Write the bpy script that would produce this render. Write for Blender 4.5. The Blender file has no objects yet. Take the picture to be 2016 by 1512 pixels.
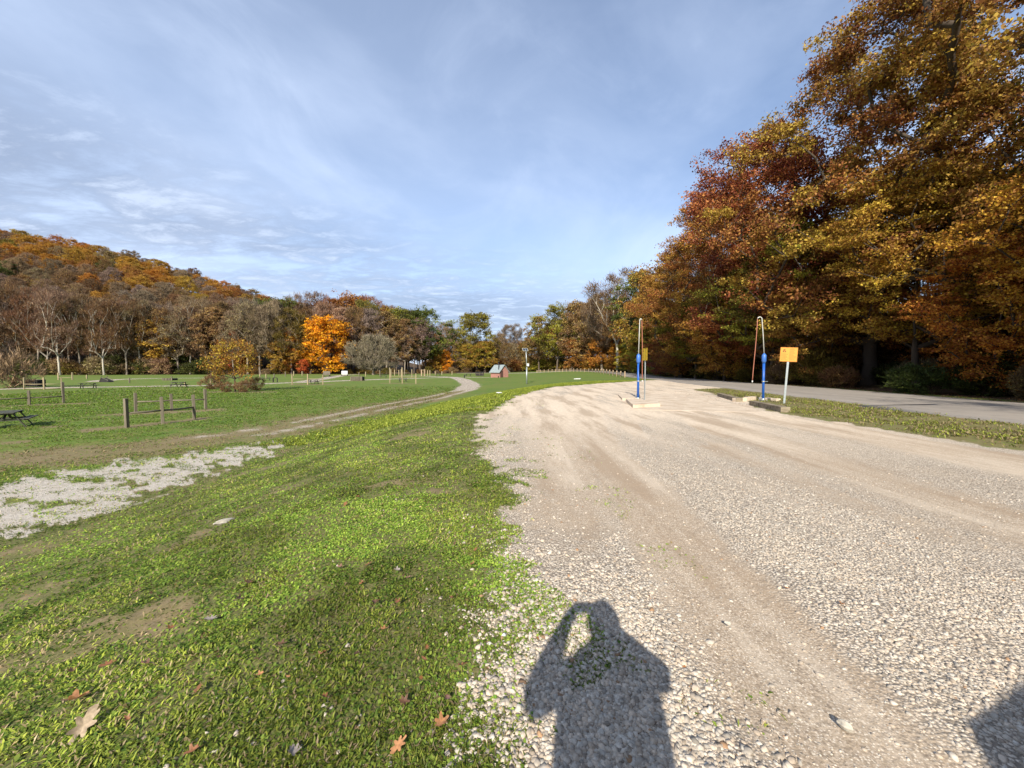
import bpy, bmesh, math, random
import numpy as np
from mathutils import Vector, Matrix
R = math.radians
sc = bpy.context.scene
C = sc.collection
rnd = random.Random(7)

# ------------------------------------------------------------------ camera, light
CZ = 1.55
FPX, CU, CV, HV = 757.0, 1008.0, 756.0, 725.0
PITCH = math.atan((CV - HV) / FPX)
cam = bpy.data.cameras.new('camera'); camo = bpy.data.objects.new('camera', cam); C.objects.link(camo)
cam.sensor_width = 36; cam.lens = FPX / 2016 * 36; cam.clip_start = 0.05; cam.clip_end = 6000
camo.location = (0, 0, CZ); camo.rotation_euler = (math.pi / 2 - PITCH, 0, 0)
sc.camera = camo
def ray(u, v):
    a = (u - CU) / FPX; b = (v - CV) / FPX
    cp, sp = math.cos(PITCH), math.sin(PITCH)
    d = Vector((a, cp - b * sp, -sp - b * cp))
    return d.normalized()
LD = ray(1150, 1190)                       # where the sunlight travels: the camera's own shadow lies here
SUN_EL = math.asin(-LD.z); SUN_AZ = math.atan2(-LD.x, -LD.y)
sun = bpy.data.lights.new('sun', 'SUN'); suno = bpy.data.objects.new('sun', sun); C.objects.link(suno)
sun.energy = 4.6; sun.angle = R(0.55); sun.color = (1.0, 0.93, 0.82)
suno.rotation_euler = LD.to_track_quat('-Z', 'Y').to_euler(); suno.location = (-10, -40, 30)
sc.view_settings.view_transform = 'Standard'; sc.view_settings.look = 'None'
sc.view_settings.gamma = 1; sc.view_settings.exposure = 0.72
sc.cycles.max_bounces = 6; sc.cycles.diffuse_bounces = 3; sc.cycles.transmission_bounces = 3
sc.cycles.glossy_bounces = 2; sc.cycles.sample_clamp_indirect = 3
sc.cycles.use_adaptive_sampling = True; sc.cycles.adaptive_threshold = 0.02

class NT:
    def __init__(s, tree): s.t = tree; s.n = tree.nodes; s.l = tree.links
    def new(s, typ, **kw):
        n = s.n.new(typ)
        for k, v in kw.items():
            if k.startswith('i_'):
                key = k[2:]; key = int(key) if key.isdigit() else key
                s.put(n.inputs[key], v)
            else: setattr(n, k, v)
        return n
    def put(s, sock, v):
        if isinstance(v, bpy.types.NodeSocket): s.l.new(v, sock)
        elif isinstance(v, tuple) and len(v) == 3 and sock.type == 'RGBA': sock.default_value = (*v, 1)
        else: sock.default_value = v
    def math(s, op, a, b=None, c=None, clamp=False):
        n = s.n.new('ShaderNodeMath'); n.operation = op; n.use_clamp = clamp
        s.put(n.inputs[0], a)
        if b is not None: s.put(n.inputs[1], b)
        if c is not None: s.put(n.inputs[2], c)
        return n.outputs[0]
    def mix(s, f, a, b, blend='MIX'):
        n = s.n.new('ShaderNodeMix'); n.data_type = 'RGBA'; n.blend_type = blend
        s.put(n.inputs[0], f); s.put(n.inputs[6], a); s.put(n.inputs[7], b)
        return n.outputs[2]
    def noise(s, vec, scale, detail=4, rough=0.55, dist=0.0):
        n = s.n.new('ShaderNodeTexNoise'); s.l.new(vec, n.inputs['Vector'])
        n.inputs['Scale'].default_value = scale; n.inputs['Detail'].default_value = detail
        n.inputs['Roughness'].default_value = rough; n.inputs['Distortion'].default_value = dist
        return n.outputs[0]
    def rng(s, v, a, b, c=0.0, d=1.0, smooth=True):
        n = s.n.new('ShaderNodeMapRange'); n.interpolation_type = 'SMOOTHSTEP' if smooth else 'LINEAR'
        s.put(n.inputs[0], v)
        for i, q in enumerate((a, b, c, d)): n.inputs[i + 1].default_value = q
        return n.outputs[0]
    def mapping(s, vec, scale=(1, 1, 1), rot=(0, 0, 0), loc=(0, 0, 0)):
        n = s.n.new('ShaderNodeMapping'); s.l.new(vec, n.inputs[0])
        n.inputs['Scale'].default_value = scale; n.inputs['Rotation'].default_value = rot; n.inputs['Location'].default_value = loc
        return n.outputs[0]

# world: physical sky with a thin veil of high cloud and a bank of rippled cloud low down
w = bpy.data.worlds.new('World'); sc.world = w; w.use_nodes = True
nt = NT(w.node_tree); nt.n.clear()
sky = nt.new('ShaderNodeTexSky', sky_type='NISHITA', sun_disc=False)
sky.sun_elevation = SUN_EL; sky.sun_rotation = SUN_AZ % (2 * math.pi); sky.air_density = 1.0; sky.dust_density = 0.6; sky.ozone_density = 2.0
tc = nt.new('ShaderNodeTexCoord'); D = tc.outputs['Generated']
sx = nt.new('ShaderNodeSeparateXYZ', i_0=D)
X, Y, Z = sx.outputs
zz = nt.math('ADD', nt.math('MAXIMUM', Z, 0.0), 0.10)
pv = nt.new('ShaderNodeCombineXYZ', i_0=nt.math('DIVIDE', X, zz), i_1=nt.math('DIVIDE', Y, zz), i_2=0.0).outputs[0]
az = nt.math('ARCTAN2', X, Y)
veil = nt.noise(nt.mapping(D, (1.3, 0.8, 2.0), (R(12), R(-28), R(-35)), (2.2, .4, 0)), 1.3, 7, 0.52, 0.5)
veil = nt.rng(veil, 0.32, 0.72)
wisp = nt.noise(nt.mapping(D, (1.6, 1.0, 2.2), (0, 0, R(-22)), (3, 1, 0)), 2.4, 8, 0.6, 0.8)
wisp = nt.rng(wisp, 0.42, 0.75)
side = nt.rng(az, 0.75, -0.25, 0.0, 1.0)           # the veil thickens away from the blue gap on the right
vf = nt.math('MULTIPLY_ADD', nt.math('ADD', veil, 0.25), 0.34, nt.math('MULTIPLY', side, 0.24))
vf = nt.math('ADD', vf, nt.math('MULTIPLY', wisp, 0.13))
vf = nt.math('MULTIPLY', vf, nt.rng(Z, 0.95, 0.25, 0.62, 1.0), clamp=True)
rip = nt.noise(nt.mapping(pv, (0.75, 1.2, 1), (0, 0, R(14)), (1.5, 7, 0)), 3.6, 8, 0.66, 0.3)
bank = nt.noise(nt.mapping(pv, (0.25, 0.8, 1), (0, 0, R(12)), (4, 2, 0)), 0.9, 4, 0.5, 0.5)
lowm = nt.rng(nt.math('ADD', Z, nt.math('MULTIPLY', az, 0.20)), 0.34, 0.12)
bk = nt.math('MULTIPLY', nt.rng(nt.math('ADD', nt.math('MULTIPLY', rip, 0.55), nt.math('MULTIPLY', bank, 0.6)), 0.40, 0.60), lowm)
lo = nt.math('MULTIPLY', nt.rng(Z, 0.30, 0.02), 0.4)
cs = nt.mix(1.0, sky.outputs[0], (1.08, 1.11, 1.18), 'MULTIPLY')
c1 = nt.mix(vf, cs, (6.2, 7.2, 9.1))
c1 = nt.mix(lo, c1, (5.2, 6.3, 8.9))
c2 = nt.mix(nt.math('MULTIPLY', bk, 0.66), c1, nt.mix(nt.rng(rip, 0.47, 0.68), (2.0, 2.5, 3.6), (4.9, 5.6, 6.9)))
bg = nt.new('ShaderNodeBackground', i_0=c2, i_1=0.092)
nt.new('ShaderNodeOutputWorld', i_0=bg.outputs[0])

# ------------------------------------------------------------------ numpy noise and terrain
def _hash(ix, iy, seed):
    h = (ix.astype(np.int64) * 374761393 + iy.astype(np.int64) * 668265263 + seed * 974711) & 0xffffffff
    h = ((h ^ (h >> 13)) * 1274126177) & 0xffffffff
    return ((h ^ (h >> 16)) & 0xffff) / 65535.0
def vnoise(x, y, seed=0):
    ix, iy = np.floor(x), np.floor(y); fx, fy = x - ix, y - iy
    fx = fx * fx * (3 - 2 * fx); fy = fy * fy * (3 - 2 * fy)
    a, b = _hash(ix, iy, seed), _hash(ix + 1, iy, seed); c, d = _hash(ix, iy + 1, seed), _hash(ix + 1, iy + 1, seed)
    return (a * (1 - fx) + b * fx) * (1 - fy) + (c * (1 - fx) + d * fx) * fy
def fbm(x, y, seed=0, oct=4):
    s = 0; a = 0.5; t = 0
    for o in range(oct):
        s = s + a * vnoise(x * 2 ** o, y * 2 ** o, seed + o); t += a; a *= 0.5
    return s / t
def sst(t): t = np.clip(t, 0, 1); return t * t * (3 - 2 * t)
def ip(v, pts): return np.interp(v, [p[0] for p in pts], [p[1] for p in pts])
LOT_L = [(-60, -2.5), (-8, -0.9), (0, -0.18), (1.5, -0.12), (4.3, -0.02), (6.7, -0.42), (11.7, -0.97), (15, -0.8), (19.6, 0.05), (31.7, 3.0), (43.5, 11), (56, 20.5), (58, 30)]
LOT_R = [(-60, 9.5), (7, 9.5), (13, 9.1), (15, 9.6), (18.5, 11.3), (24, 12.4), (28, 13.2), (31, 18), (60, 25)]
RD_L = [(-120, 13.6), (5, 13.9), (10.7, 14.2), (15.2, 14.8), (24, 15.8), (40, 18.3), (58.7, 22.0), (78, 24.0), (93, 25.2), (125, 29.0), (140, 29.5)]
CREST = [(-60, -3), (0, -0.7), (10, -1.2), (16, -1.0), (20, -0.2), (30, 2.5), (45, 9), (60, 20), (80, 22.5), (125, 28), (150, 30), (400, 30)]
BW = [(-60, 9), (0, 7.5), (15, 7.2), (30, 10), (45, 15), (60, 26), (90, 34), (150, 30), (400, 40)]
HI = [(-60, 0), (30, 0), (45, -0.1), (78, -0.3), (93, 0.05), (130, 0.2), (155, 0.5), (400, 1)]
LO = [(-60, -1.3), (50, -1.3), (90, -0.95), (160, -0.9), (400, -0.6)]
EDGE = [(-400, 140), (-200, 142), (-100, 152), (-30, 172), (0, 215), (20, 235), (60, 250)]
RIDGE = [(-3, 118), (-1.5, 114), (-1.33, 105), (-1.16, 95), (-0.935, 79), (-0.763, 61), (-0.592, 43), (-0.41, 18), (-0.2, 2), (0.1, 0), (3, 0)]
def H(x, y):
    x = np.asarray(x, float); y = np.asarray(y, float)
    s = sst((ip(y, CREST) - x) / ip(y, BW))
    z = ip(y, HI) * (1 - s) + ip(y, LO) * s
    # rolling meadow
    z = z + s * 0.16 * (fbm(x / 14, y / 14, 3, 2) - 0.5) + s * 0.5 * (fbm(x / 60, y / 60, 9, 2) - 0.5) * sst((y - 30) / 60)
    # woods on the right rise slowly
    z = z + 0.13 * np.clip(x - ip(y, RD_L) - 13, 0, 60) + 0.3 * (fbm(x / 3, y / 3, 5, 3) - .5) * sst((x - ip(y, RD_L) - 9.5) / 3)
    # left hill
    a = x / np.maximum(y, 60)
    ye = ip(x, EDGE)
    t = np.clip((y - ye - 15) / np.maximum(330 - ye - 15, 10), 0, 1)
    z = z + ip(a, RIDGE) * (0.85 * t + 0.15 * sst(t))
    # far ridge behind the gap
    return z
def Hs(x, y): return float(H(np.array([x]), np.array([y]))[0])
def at(u, v, dz=0.0):
    """ground point seen at photo pixel (u, v)"""
    d = ray(u, v); t = np.concatenate([np.arange(0.8, 60, 0.03), np.arange(60, 500, 0.15)])
    px, py, pz = d.x * t, d.y * t, CZ + d.z * t
    h = H(px, py) + dz
    k = np.argmax(pz < h)
    if not (pz < h).any(): k = len(t) - 1
    return Vector((px[k], py[k], float(h[k])))

# ------------------------------------------------------------------ helpers
def tag(o, label=None, cat=None, group=None, kind=None):
    if label: o['label'] = label
    if cat: o['category'] = cat
    if group: o['group'] = group
    if kind: o['kind'] = kind
    return o
def empty(name, loc, rz=0, label=None, cat=None, group=None):
    o = bpy.data.objects.new(name, None); C.objects.link(o); o.location = loc; o.rotation_euler = (0, 0, rz)
    o.empty_display_size = 0.2
    return tag(o, label, cat, group)
def link(name, me, parent=None, mat=None):
    o = bpy.data.objects.new(name, me); C.objects.link(o)
    if mat is not None and not me.materials: me.materials.append(mat)
    if parent: o.parent = parent
    return o
def np_mesh(name, V, F, mat=None, col=None, smooth=False):
    """V (n,3); F (m,k) all faces of one size"""
    me = bpy.data.meshes.new(name); m, k = F.shape
    me.vertices.add(len(V)); me.vertices.foreach_set('co', np.ascontiguousarray(V, dtype=np.float32).ravel())
    me.loops.add(m * k); me.loops.foreach_set('vertex_index', np.ascontiguousarray(F, dtype=np.int32).ravel())
    me.polygons.add(m); me.polygons.foreach_set('loop_start', np.arange(0, m * k, k, dtype=np.int32))
    try: me.polygons.foreach_set('loop_total', np.full(m, k, dtype=np.int32))
    except Exception: pass
    if smooth: me.polygons.foreach_set('use_smooth', np.ones(m, dtype=bool))
    me.update(calc_edges=True)
    if col is not None:
        a = me.attributes.new('Col', 'FLOAT_COLOR', 'POINT')
        a.data.foreach_set('color', np.ascontiguousarray(col, dtype=np.float32).ravel())
    if mat: me.materials.append(mat)
    return me
class MB:
    def __init__(s): s.bm = bmesh.new()
    def box(s, c, size, rot=None, taper=1.0):
        m = Matrix.Translation(c) @ (rot.to_4x4() if rot else Matrix()) @ Matrix.Diagonal((*size, 1))
        r = bmesh.ops.create_cube(s.bm, size=1, matrix=m)
        return r['verts']
    def bar(s, a, b, wx, wy, up=(0, 0, 1)):
        a, b = Vector(a), Vector(b); d = b - a
        q = d.to_track_quat('Z', 'Y').to_matrix()
        return s.box((a + b) / 2, (wx, wy, d.length), q)
    def tube(s, pts, r, n=10, cap=True):
        pts = [Vector(p) for p in pts]; rs = r if isinstance(r, (list, tuple)) else [r] * len(pts)
        rings = []; ref = Vector((1, 0, 0))
        for i, p in enumerate(pts):
            t = (pts[min(i + 1, len(pts) - 1)] - pts[max(i - 1, 0)]).normalized()
            u = ref - t * ref.dot(t)
            if u.length < 1e-3: u = Vector((0, 1, 0)) - t * t.y
            u.normalize(); ref = u; v = t.cross(u)
            rings.append([s.bm.verts.new(p + (u * math.cos(k * 2 * math.pi / n) + v * math.sin(k * 2 * math.pi / n)) * rs[i]) for k in range(n)])
        for A, B in zip(rings, rings[1:]):
            for k in range(n): s.bm.faces.new((A[k], A[(k + 1) % n], B[(k + 1) % n], B[k])).smooth = True
        if cap: s.bm.faces.new(rings[0][::-1]); s.bm.faces.new(rings[-1])
    def poly(s, pts): s.bm.faces.new([s.bm.verts.new(p) for p in pts])
    def prism(s, pts, vec):
        vec = Vector(vec); A = [s.bm.verts.new(Vector(p)) for p in pts]; B = [s.bm.verts.new(Vector(p) + vec) for p in pts]
        n = len(A); s.bm.faces.new(A[::-1]); s.bm.faces.new(B)
        for k in range(n): s.bm.faces.new((A[k], A[(k + 1) % n], B[(k + 1) % n], B[k]))
    def build(s, name, mat, parent=None, bevel=0.0):
        bmesh.ops.recalc_face_normals(s.bm, faces=s.bm.faces)
        if bevel: bmesh.ops.bevel(s.bm, geom=list(s.bm.edges), offset=bevel, segments=1, affect='EDGES', profile=0.5)
        me = bpy.data.meshes.new(name); s.bm.to_mesh(me); s.bm.free()
        me.materials.append(mat)
        return link(name, me, parent)

def mat_basic(name, col, rough=0.8, var=0.25, scale=6, metal=0.0, bump=0.2, stretch=(1, 1, 1), col2=None, spec=0.3):
    m = bpy.data.materials.new(name); m.use_nodes = True; t = NT(m.node_tree); t.n.clear()
    o = t.new('ShaderNodeTexCoord').outputs['Object']
    p = t.mapping(o, stretch)
    n1 = t.noise(p, scale, 5, 0.6); n2 = t.noise(p, scale * 7, 3, 0.6)
    c2 = col2 or tuple(c * 0.55 for c in col)
    f = t.rng(t.math('ADD', t.math('MULTIPLY', n1, 0.65), t.math('MULTIPLY', n2, 0.35)), 0.35, 0.68)
    c = t.mix(t.math('MULTIPLY', f, min(1, var * 2.2)), col, c2)
    b = t.new('ShaderNodeBsdfPrincipled', i_0=c); b.inputs['Roughness'].default_value = rough; b.inputs['Metallic'].default_value = metal
    b.inputs['Specular IOR Level'].default_value = spec
    if bump:
        bp = t.new('ShaderNodeBump', i_Height=n2); bp.inputs['Strength'].default_value = bump; bp.inputs['Distance'].default_value = 0.01
        t.l.new(bp.outputs[0], b.inputs['Normal'])
    t.new('ShaderNodeOutputMaterial', i_0=b.outputs[0])
    return m
M = dict(
    wood_grey=mat_basic('wood_grey', (0.20, 0.17, 0.12), 0.9, 0.5, 5, stretch=(1, 1, 0.15)),
    wood_pale=mat_basic('wood_pale', (0.36, 0.29, 0.17), 0.9, 0.35, 5, stretch=(1, 1, 0.2)),
    wood_fence=mat_basic('wood_fence', (0.42, 0.31, 0.20), 0.9, 0.4, 3, stretch=(1, 1, 0.3)),
    wood_table=mat_basic('wood_table', (0.085, 0.085, 0.062), 0.85, 0.4, 5, stretch=(0.2, 1, 1)),
    wood_dark=mat_basic('wood_dark', (0.035, 0.032, 0.03), 0.9, 0.4, 4),
    timber=mat_basic('timber', (0.30, 0.25, 0.17), 0.95, 0.5, 6, stretch=(1, 0.15, 1), col2=(0.10, 0.075, 0.05)),
    timber_side=mat_basic('timber_side', (0.11, 0.095, 0.08), 0.95, 0.5, 6),
    concrete=mat_basic('concrete', (0.62, 0.52, 0.40), 0.95, 0.45, 1.6, col2=(0.44, 0.34, 0.24), bump=0.4),
    blue=mat_basic('blue_paint', (0.012, 0.10, 0.42), 0.4, 0.15, 6, spec=0.5, bump=0.05),
    blue2=mat_basic('blue_cap', (0.05, 0.16, 0.50), 0.45, 0.15, 6, spec=0.5, bump=0.05),
    galv=mat_basic('galvanised', (0.42, 0.46, 0.46), 0.45, 0.25, 8, metal=0.6, bump=0.05),
    pipe=mat_basic('pipe_pale', (0.58, 0.58, 0.52), 0.4, 0.15, 8, metal=0.3, bump=0.05),
    hose=mat_basic('hose_red', (0.42, 0.16, 0.10), 0.6, 0.2, 5, bump=0.05),
    white=mat_basic('white_paint', (0.72, 0.72, 0.68), 0.6, 0.2, 5, bump=0.05),
    black=mat_basic('black_plastic', (0.02, 0.02, 0.022), 0.5, 0.2, 5, bump=0.05),
    yellow=mat_basic('sign_yellow', (0.62, 0.42, 0.025), 0.5, 0.15, 9, bump=0.0),
    orange=mat_basic('sign_orange', (0.74, 0.31, 0.05), 0.5, 0.12, 9, bump=0.0),
    ink=mat_basic('sign_ink', (0.16, 0.07, 0.02), 0.6, 0.2, 9, bump=0.0),
    panel=mat_basic('solar_glass', (0.03, 0.04, 0.06), 0.15, 0.2, 9, spec=0.8, bump=0.0),
    roof=mat_basic('roof_metal', (0.34, 0.39, 0.38), 0.5, 0.2, 2, metal=0.2, bump=0.05),
    stone=mat_basic('stone', (0.50, 0.46, 0.38), 0.9, 0.3, 18),
    cloth=mat_basic('dark_cloth', (0.03, 0.035, 0.05), 0.9, 0.2, 9),
    skin=mat_basic('skin', (0.5, 0.3, 0.22), 0.6, 0.1, 9),
    hair=mat_basic('hair', (0.05, 0.03, 0.02), 0.7, 0.2, 30),
    glass=mat_basic('dark_glass', (0.02, 0.025, 0.03), 0.1, 0.1, 9, spec=0.8, bump=0.0),
)
# brick for the restroom
def brick_mat():
    m = bpy.data.materials.new('red_brick'); m.use_nodes = True; t = NT(m.node_tree); t.n.clear()
    o = t.new('ShaderNodeTexCoord').outputs['Object']
    s = t.new('ShaderNodeSeparateXYZ', i_0=o)
    q = t.new('ShaderNodeCombineXYZ', i_0=t.math('ADD', s.outputs[0], s.outputs[1]), i_1=s.outputs[2], i_2=0.0).outputs[0]
    b = t.new('ShaderNodeTexBrick', i_Vector=q, i_Color1=(0.42, 0.19, 0.14), i_Color2=(0.35, 0.155, 0.12), i_Mortar=(0.30, 0.2, 0.17))
    b.inputs['Scale'].default_value = 2.2; b.inputs['Mortar Size'].default_value = 0.02
    c = t.mix(t.rng(t.noise(o, 1.5, 4), 0.3, 0.8, 0, 0.35), b.outputs[0], (0.18, 0.08, 0.07))
    p = t.new('ShaderNodeBsdfPrincipled', i_0=c); p.inputs['Roughness'].default_value = 0.9
    t.new('ShaderNodeOutputMaterial', i_0=p.outputs[0]); return m
M['brick'] = brick_mat()

def attr_mat(name, rough=0.85, trans=0.0, var=0.0):
    m = bpy.data.materials.new(name); m.use_nodes = True; t = NT(m.node_tree); t.n.clear()
    a = t.new('ShaderNodeAttribute', attribute_name='Col').outputs['Color']
    c = a
    if var:
        g = t.new('ShaderNodeNewGeometry').outputs['Position']
        c = t.mix(t.rng(t.noise(g, 90, 3), 0.3, 0.7, 0, var), a, (0.12, 0.10, 0.08))
    b = t.new('ShaderNodeBsdfPrincipled', i_0=c); b.inputs['Roughness'].default_value = rough; b.inputs['Specular IOR Level'].default_value = 0.25
    out = b.outputs[0]
    if trans:
        tr = t.new('ShaderNodeBsdfTranslucent', i_0=c)
        out = t.new('ShaderNodeMixShader', i_0=trans, i_1=out, i_2=tr.outputs[0]).outputs[0]
    t.new('ShaderNodeOutputMaterial', i_0=out); return m
M['blade'] = attr_mat('grass_blade', 0.55, 0.35)
M['pebble'] = attr_mat('pebble', 0.9, 0, 0.35)
M['dryleaf'] = attr_mat('dry_leaf', 0.7, 0.2)

# terrain masks -----------------------------------------------------------------
def polyline_dist(x, y, pts):
    d = np.full(x.shape, 1e9); 
    for (ax, ay), (bx, by) in zip(pts, pts[1:]):
        vx, vy = bx - ax, by - ay; L = vx * vx + vy * vy
        t = np.clip(((x - ax) * vx + (y - ay) * vy) / L, 0, 1)
        d = np.minimum(d, np.hypot(x - ax - t * vx, y - ay - t * vy))
    return d
def P2(u, v): p = at(u, v); return (p.x, p.y)
TRACK = [P2(-260, 925), P2(0, 905), P2(300, 880), P2(500, 852), P2(640, 826), P2(760, 800), P2(860, 782), P2(915, 768), P2(928, 757), P2(912, 748), P2(893, 743), P2(868, 741.5)]
TRK_W = 2.6
LOOPS = [[P2(893, 742.5), P2(850, 744), P2(760, 746.5), P2(700, 748.5), P2(640, 751), P2(590, 753)],
         [P2(700, 737.5), P2(660, 741), P2(640, 745), P2(600, 751)],
         [P2(590, 753), P2(480, 757), P2(410, 759), P2(330, 760), P2(200, 762), P2(130, 763), P2(60, 764)],
         [P2(893, 742.5), P2(840, 740.5), P2(800, 740)],
         [P2(60, 764), P2(-40, 768)], [P2(410, 744), P2(300, 745), P2(220, 747.5), P2(190, 751)],
         [P2(960, 743.3), P2(915, 742.5)]]
PATCH = [P2(-300, 960), P2(-300, 1110), P2(0, 1085), P2(180, 1030), P2(330, 965), P2(430, 930), P2(560, 885), P2(585, 874), P2(520, 872), P2(380, 893), P2(200, 922), P2(0, 952)]
ELL = []   # bare mounds under the hitching rails: centre, half axes along direction
def ell(u0, v0, u1, v1, wd): ELL.append((P2(u0, v0), P2(u1, v1), wd))
ell(200, 845, 395, 825, 0.8); ell(235, 816, 425, 807, 0.9); ell(-120, 805, 165, 794, 0.9)
ell(575, 757.5, 648, 757, 1.0); ell(755, 755, 830, 756, 1.0); ell(-10, 872, 30, 871, 0.35); ell(95, 841, 125, 839, 0.2)
ell(600, 855, 700, 850, 0.15); ell(420, 772, 520, 772, 1.6); ell(690, 750, 715, 750, 0.8)
def inpoly(x, y, P):
    r = np.zeros(x.shape, bool); n = len(P)
    for i in range(n):
        (ax, ay), (bx, by) = P[i], P[(i + 1) % n]
        c = ((ay > y) != (by > y)) & (x < (bx - ax) * (y - ay) / (by - ay + 1e-12) + ax); r ^= c
    return r
def masks(x, y):
    n1 = fbm(x * 2.2, y * 2.2, 11, 5) - 0.5; n2 = fbm(x / 3, y / 3, 21, 4) - 0.5; n3 = fbm(x * 11, y * 11, 31, 3) - 0.5
    e = 0.9 * n1 + 0.7 * n2 * np.clip(y / 8, 0.3, 1.5) + 0.35 * n3
    dl = x - ip(y, LOT_L) + e * (0.8 + 0.02 * y); dr = ip(y, LOT_R) - x + e * 0.8
    lot = sst(0.5 + np.minimum(dl, dr) / 0.5); lot = np.where(y < 57, lot, 0)
    edge = np.exp(-np.abs(dl + 0.15) / 0.7) + 0.6 * np.exp(-np.abs(dr) / 0.8)                       # dirt near the lot's edge
    pd = polyline_dist(x, y, PATCH + PATCH[:1]); pin = inpoly(x, y, PATCH)
    ps = np.where(pin, pd, -pd) + 2.6 * n1 + 0.8 * n3 + 1.8 * n2
    patch = sst(0.5 + ps / 0.7) * sst((ps + 1.0 + 3.2 * n2 + 1.5 * n3) / 0.8)
    patch *= np.clip(0.2 + 1.0 * sst((fbm(x * 2.0, y * 4.0, 71, 5) - 0.37) / 0.09), 0, 1)
    td = polyline_dist(x, y, TRACK)
    wd = TRK_W * (1.25 - 0.7 * sst((y - 30) / 25))
    worn = sst(1.15 - td / wd + 1.0 * n1 + 0.5 * n2)
    rut = np.exp(-((td - 0.85) / 0.45) ** 2)
    tr = worn * np.clip(0.86 + 0.1 * sst((y - 16) / 30) + 0.7 * (fbm(x / 1.6, y / 1.6, 43, 4) - .5), 0, 1)
    bank = sst((ip(y, CREST) + 2 - x) / 1.5) * sst((x - ip(y, CREST) + 9.5) / 1.5) * (y < 45) * (x < 5)
    bareb = bank * sst((fbm(x * 0.8, y * 0.8, 107, 5) - 0.585) / 0.12) * sst((fbm(x * 4, y * 4, 109, 3) - .3) / .3)
    gr = rut * 0.72 * (0.2 + 0.8 * sst((fbm(x / 1.5, y / 2.5, 41, 5) - 0.40 + 0.008 * (y - 16)) / 0.12)) * sst((y - 11) / 6) + sst((y - 45) / 10) * sst(1.3 - td / 1.9 + n1)
    for L in LOOPS:
        ld = polyline_dist(x, y, L); gr = np.maximum(gr, sst(1.5 - ld / 1.6 + n1 * 1.2))
    gr = np.clip(gr, 0, 1)
    mound = np.zeros_like(x)
    for a, b, wdd in ELL:
        ld = polyline_dist(x, y, [a, b]); mound = np.maximum(mound, sst(1.4 - ld / wdd + n1 * 1.3))
    rx = x - ip(y, RD_L)
    wr = sst((rx - 8.6 + 1.2 * n1) / 0.8) * (y < 300)
    wl = sst((y - ip(x, EDGE) + 5 + 4 * n2) / 6)
    litter = np.clip(np.maximum(wr, wl), 0, 1)
    verge = sst((0.35 - np.abs(rx + 0.1)) / 0.3 + n1) * (y < 90)
    dirt = np.clip(np.maximum.reduce([mound, tr * 0.95, verge, bareb * .85, 0.42 * bank * (y < 15), 0.62 * (rx < 0) * (x > 8.5) * (y < 32), 0.55 * edge * sst((fbm(x * 1.3, y * 1.3, 51, 3) - 0.42) / 0.15)]), 0, 1)
    gravel = np.clip(np.maximum.reduce([lot, patch, gr]), 0, 1)
    # compacted wheel tracks on the lot, 1 = fines/dirt, 0 = loose stones
    bend = ip(y, [(0, 0.0), (2, 0.0), (3.3, 0.05), (5.2, 0.2), (9.4, 0.6), (20, 2.5), (40, 9)])
    xx = x - bend + 0.3 * n2 + 0.25 * n1
    c1 = np.exp(-((xx - 1.42) / 0.42) ** 4); c2 = np.exp(-((xx - 4.9) / 0.75) ** 2); c3 = np.exp(-((x - 8.1 + 0.6 * n2) / 0.85) ** 2)
    c4 = np.exp(-((xx - 0.6) / 0.7) ** 2) * sst((y - 2.6) / 1.6) * 0.8
    comp = np.clip(np.maximum.reduce([c1, 0.8 * c2, c3 * sst((16 - y) / 5), c4, 0.5 * sst((fbm(x / 2.5, y / 5, 61, 4) - 0.5) / 0.1) * sst((y - 8) / 6)]), 0, 1)
    stre = fbm(xx * 1.6, y / 5, 63, 4)
    comp = np.clip(comp + 0.75 * sst((stre - 0.5) / 0.12) * sst((y - 2.2) / 2) * (0.5 + 0.5 * sst((y - 5) / 5)) , 0, 1) * lot
    return dict(gravel=gravel, dirt=dirt, litter=litter, comp=comp, lot=lot, patch=patch, track=np.maximum(gr, 0.0), worn=worn, wd=litter, bank=bank * sst((16 - y) / 4))

def relief(x, y, mm):
    r = np.hypot(x, y); nf_ = np.clip(1 - r / 25, 0, 1)
    return nf_ * (0.018 * (fbm(x * 3, y * 3, 81, 4) - .5) - 0.025 * mm['comp'] + 0.03 * (1 - mm['gravel']) * (fbm(x * 5, y * 5, 82, 3) - .5))
def Hn(x, y): return H(x, y) + relief(x, y, masks(x, y))
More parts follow.
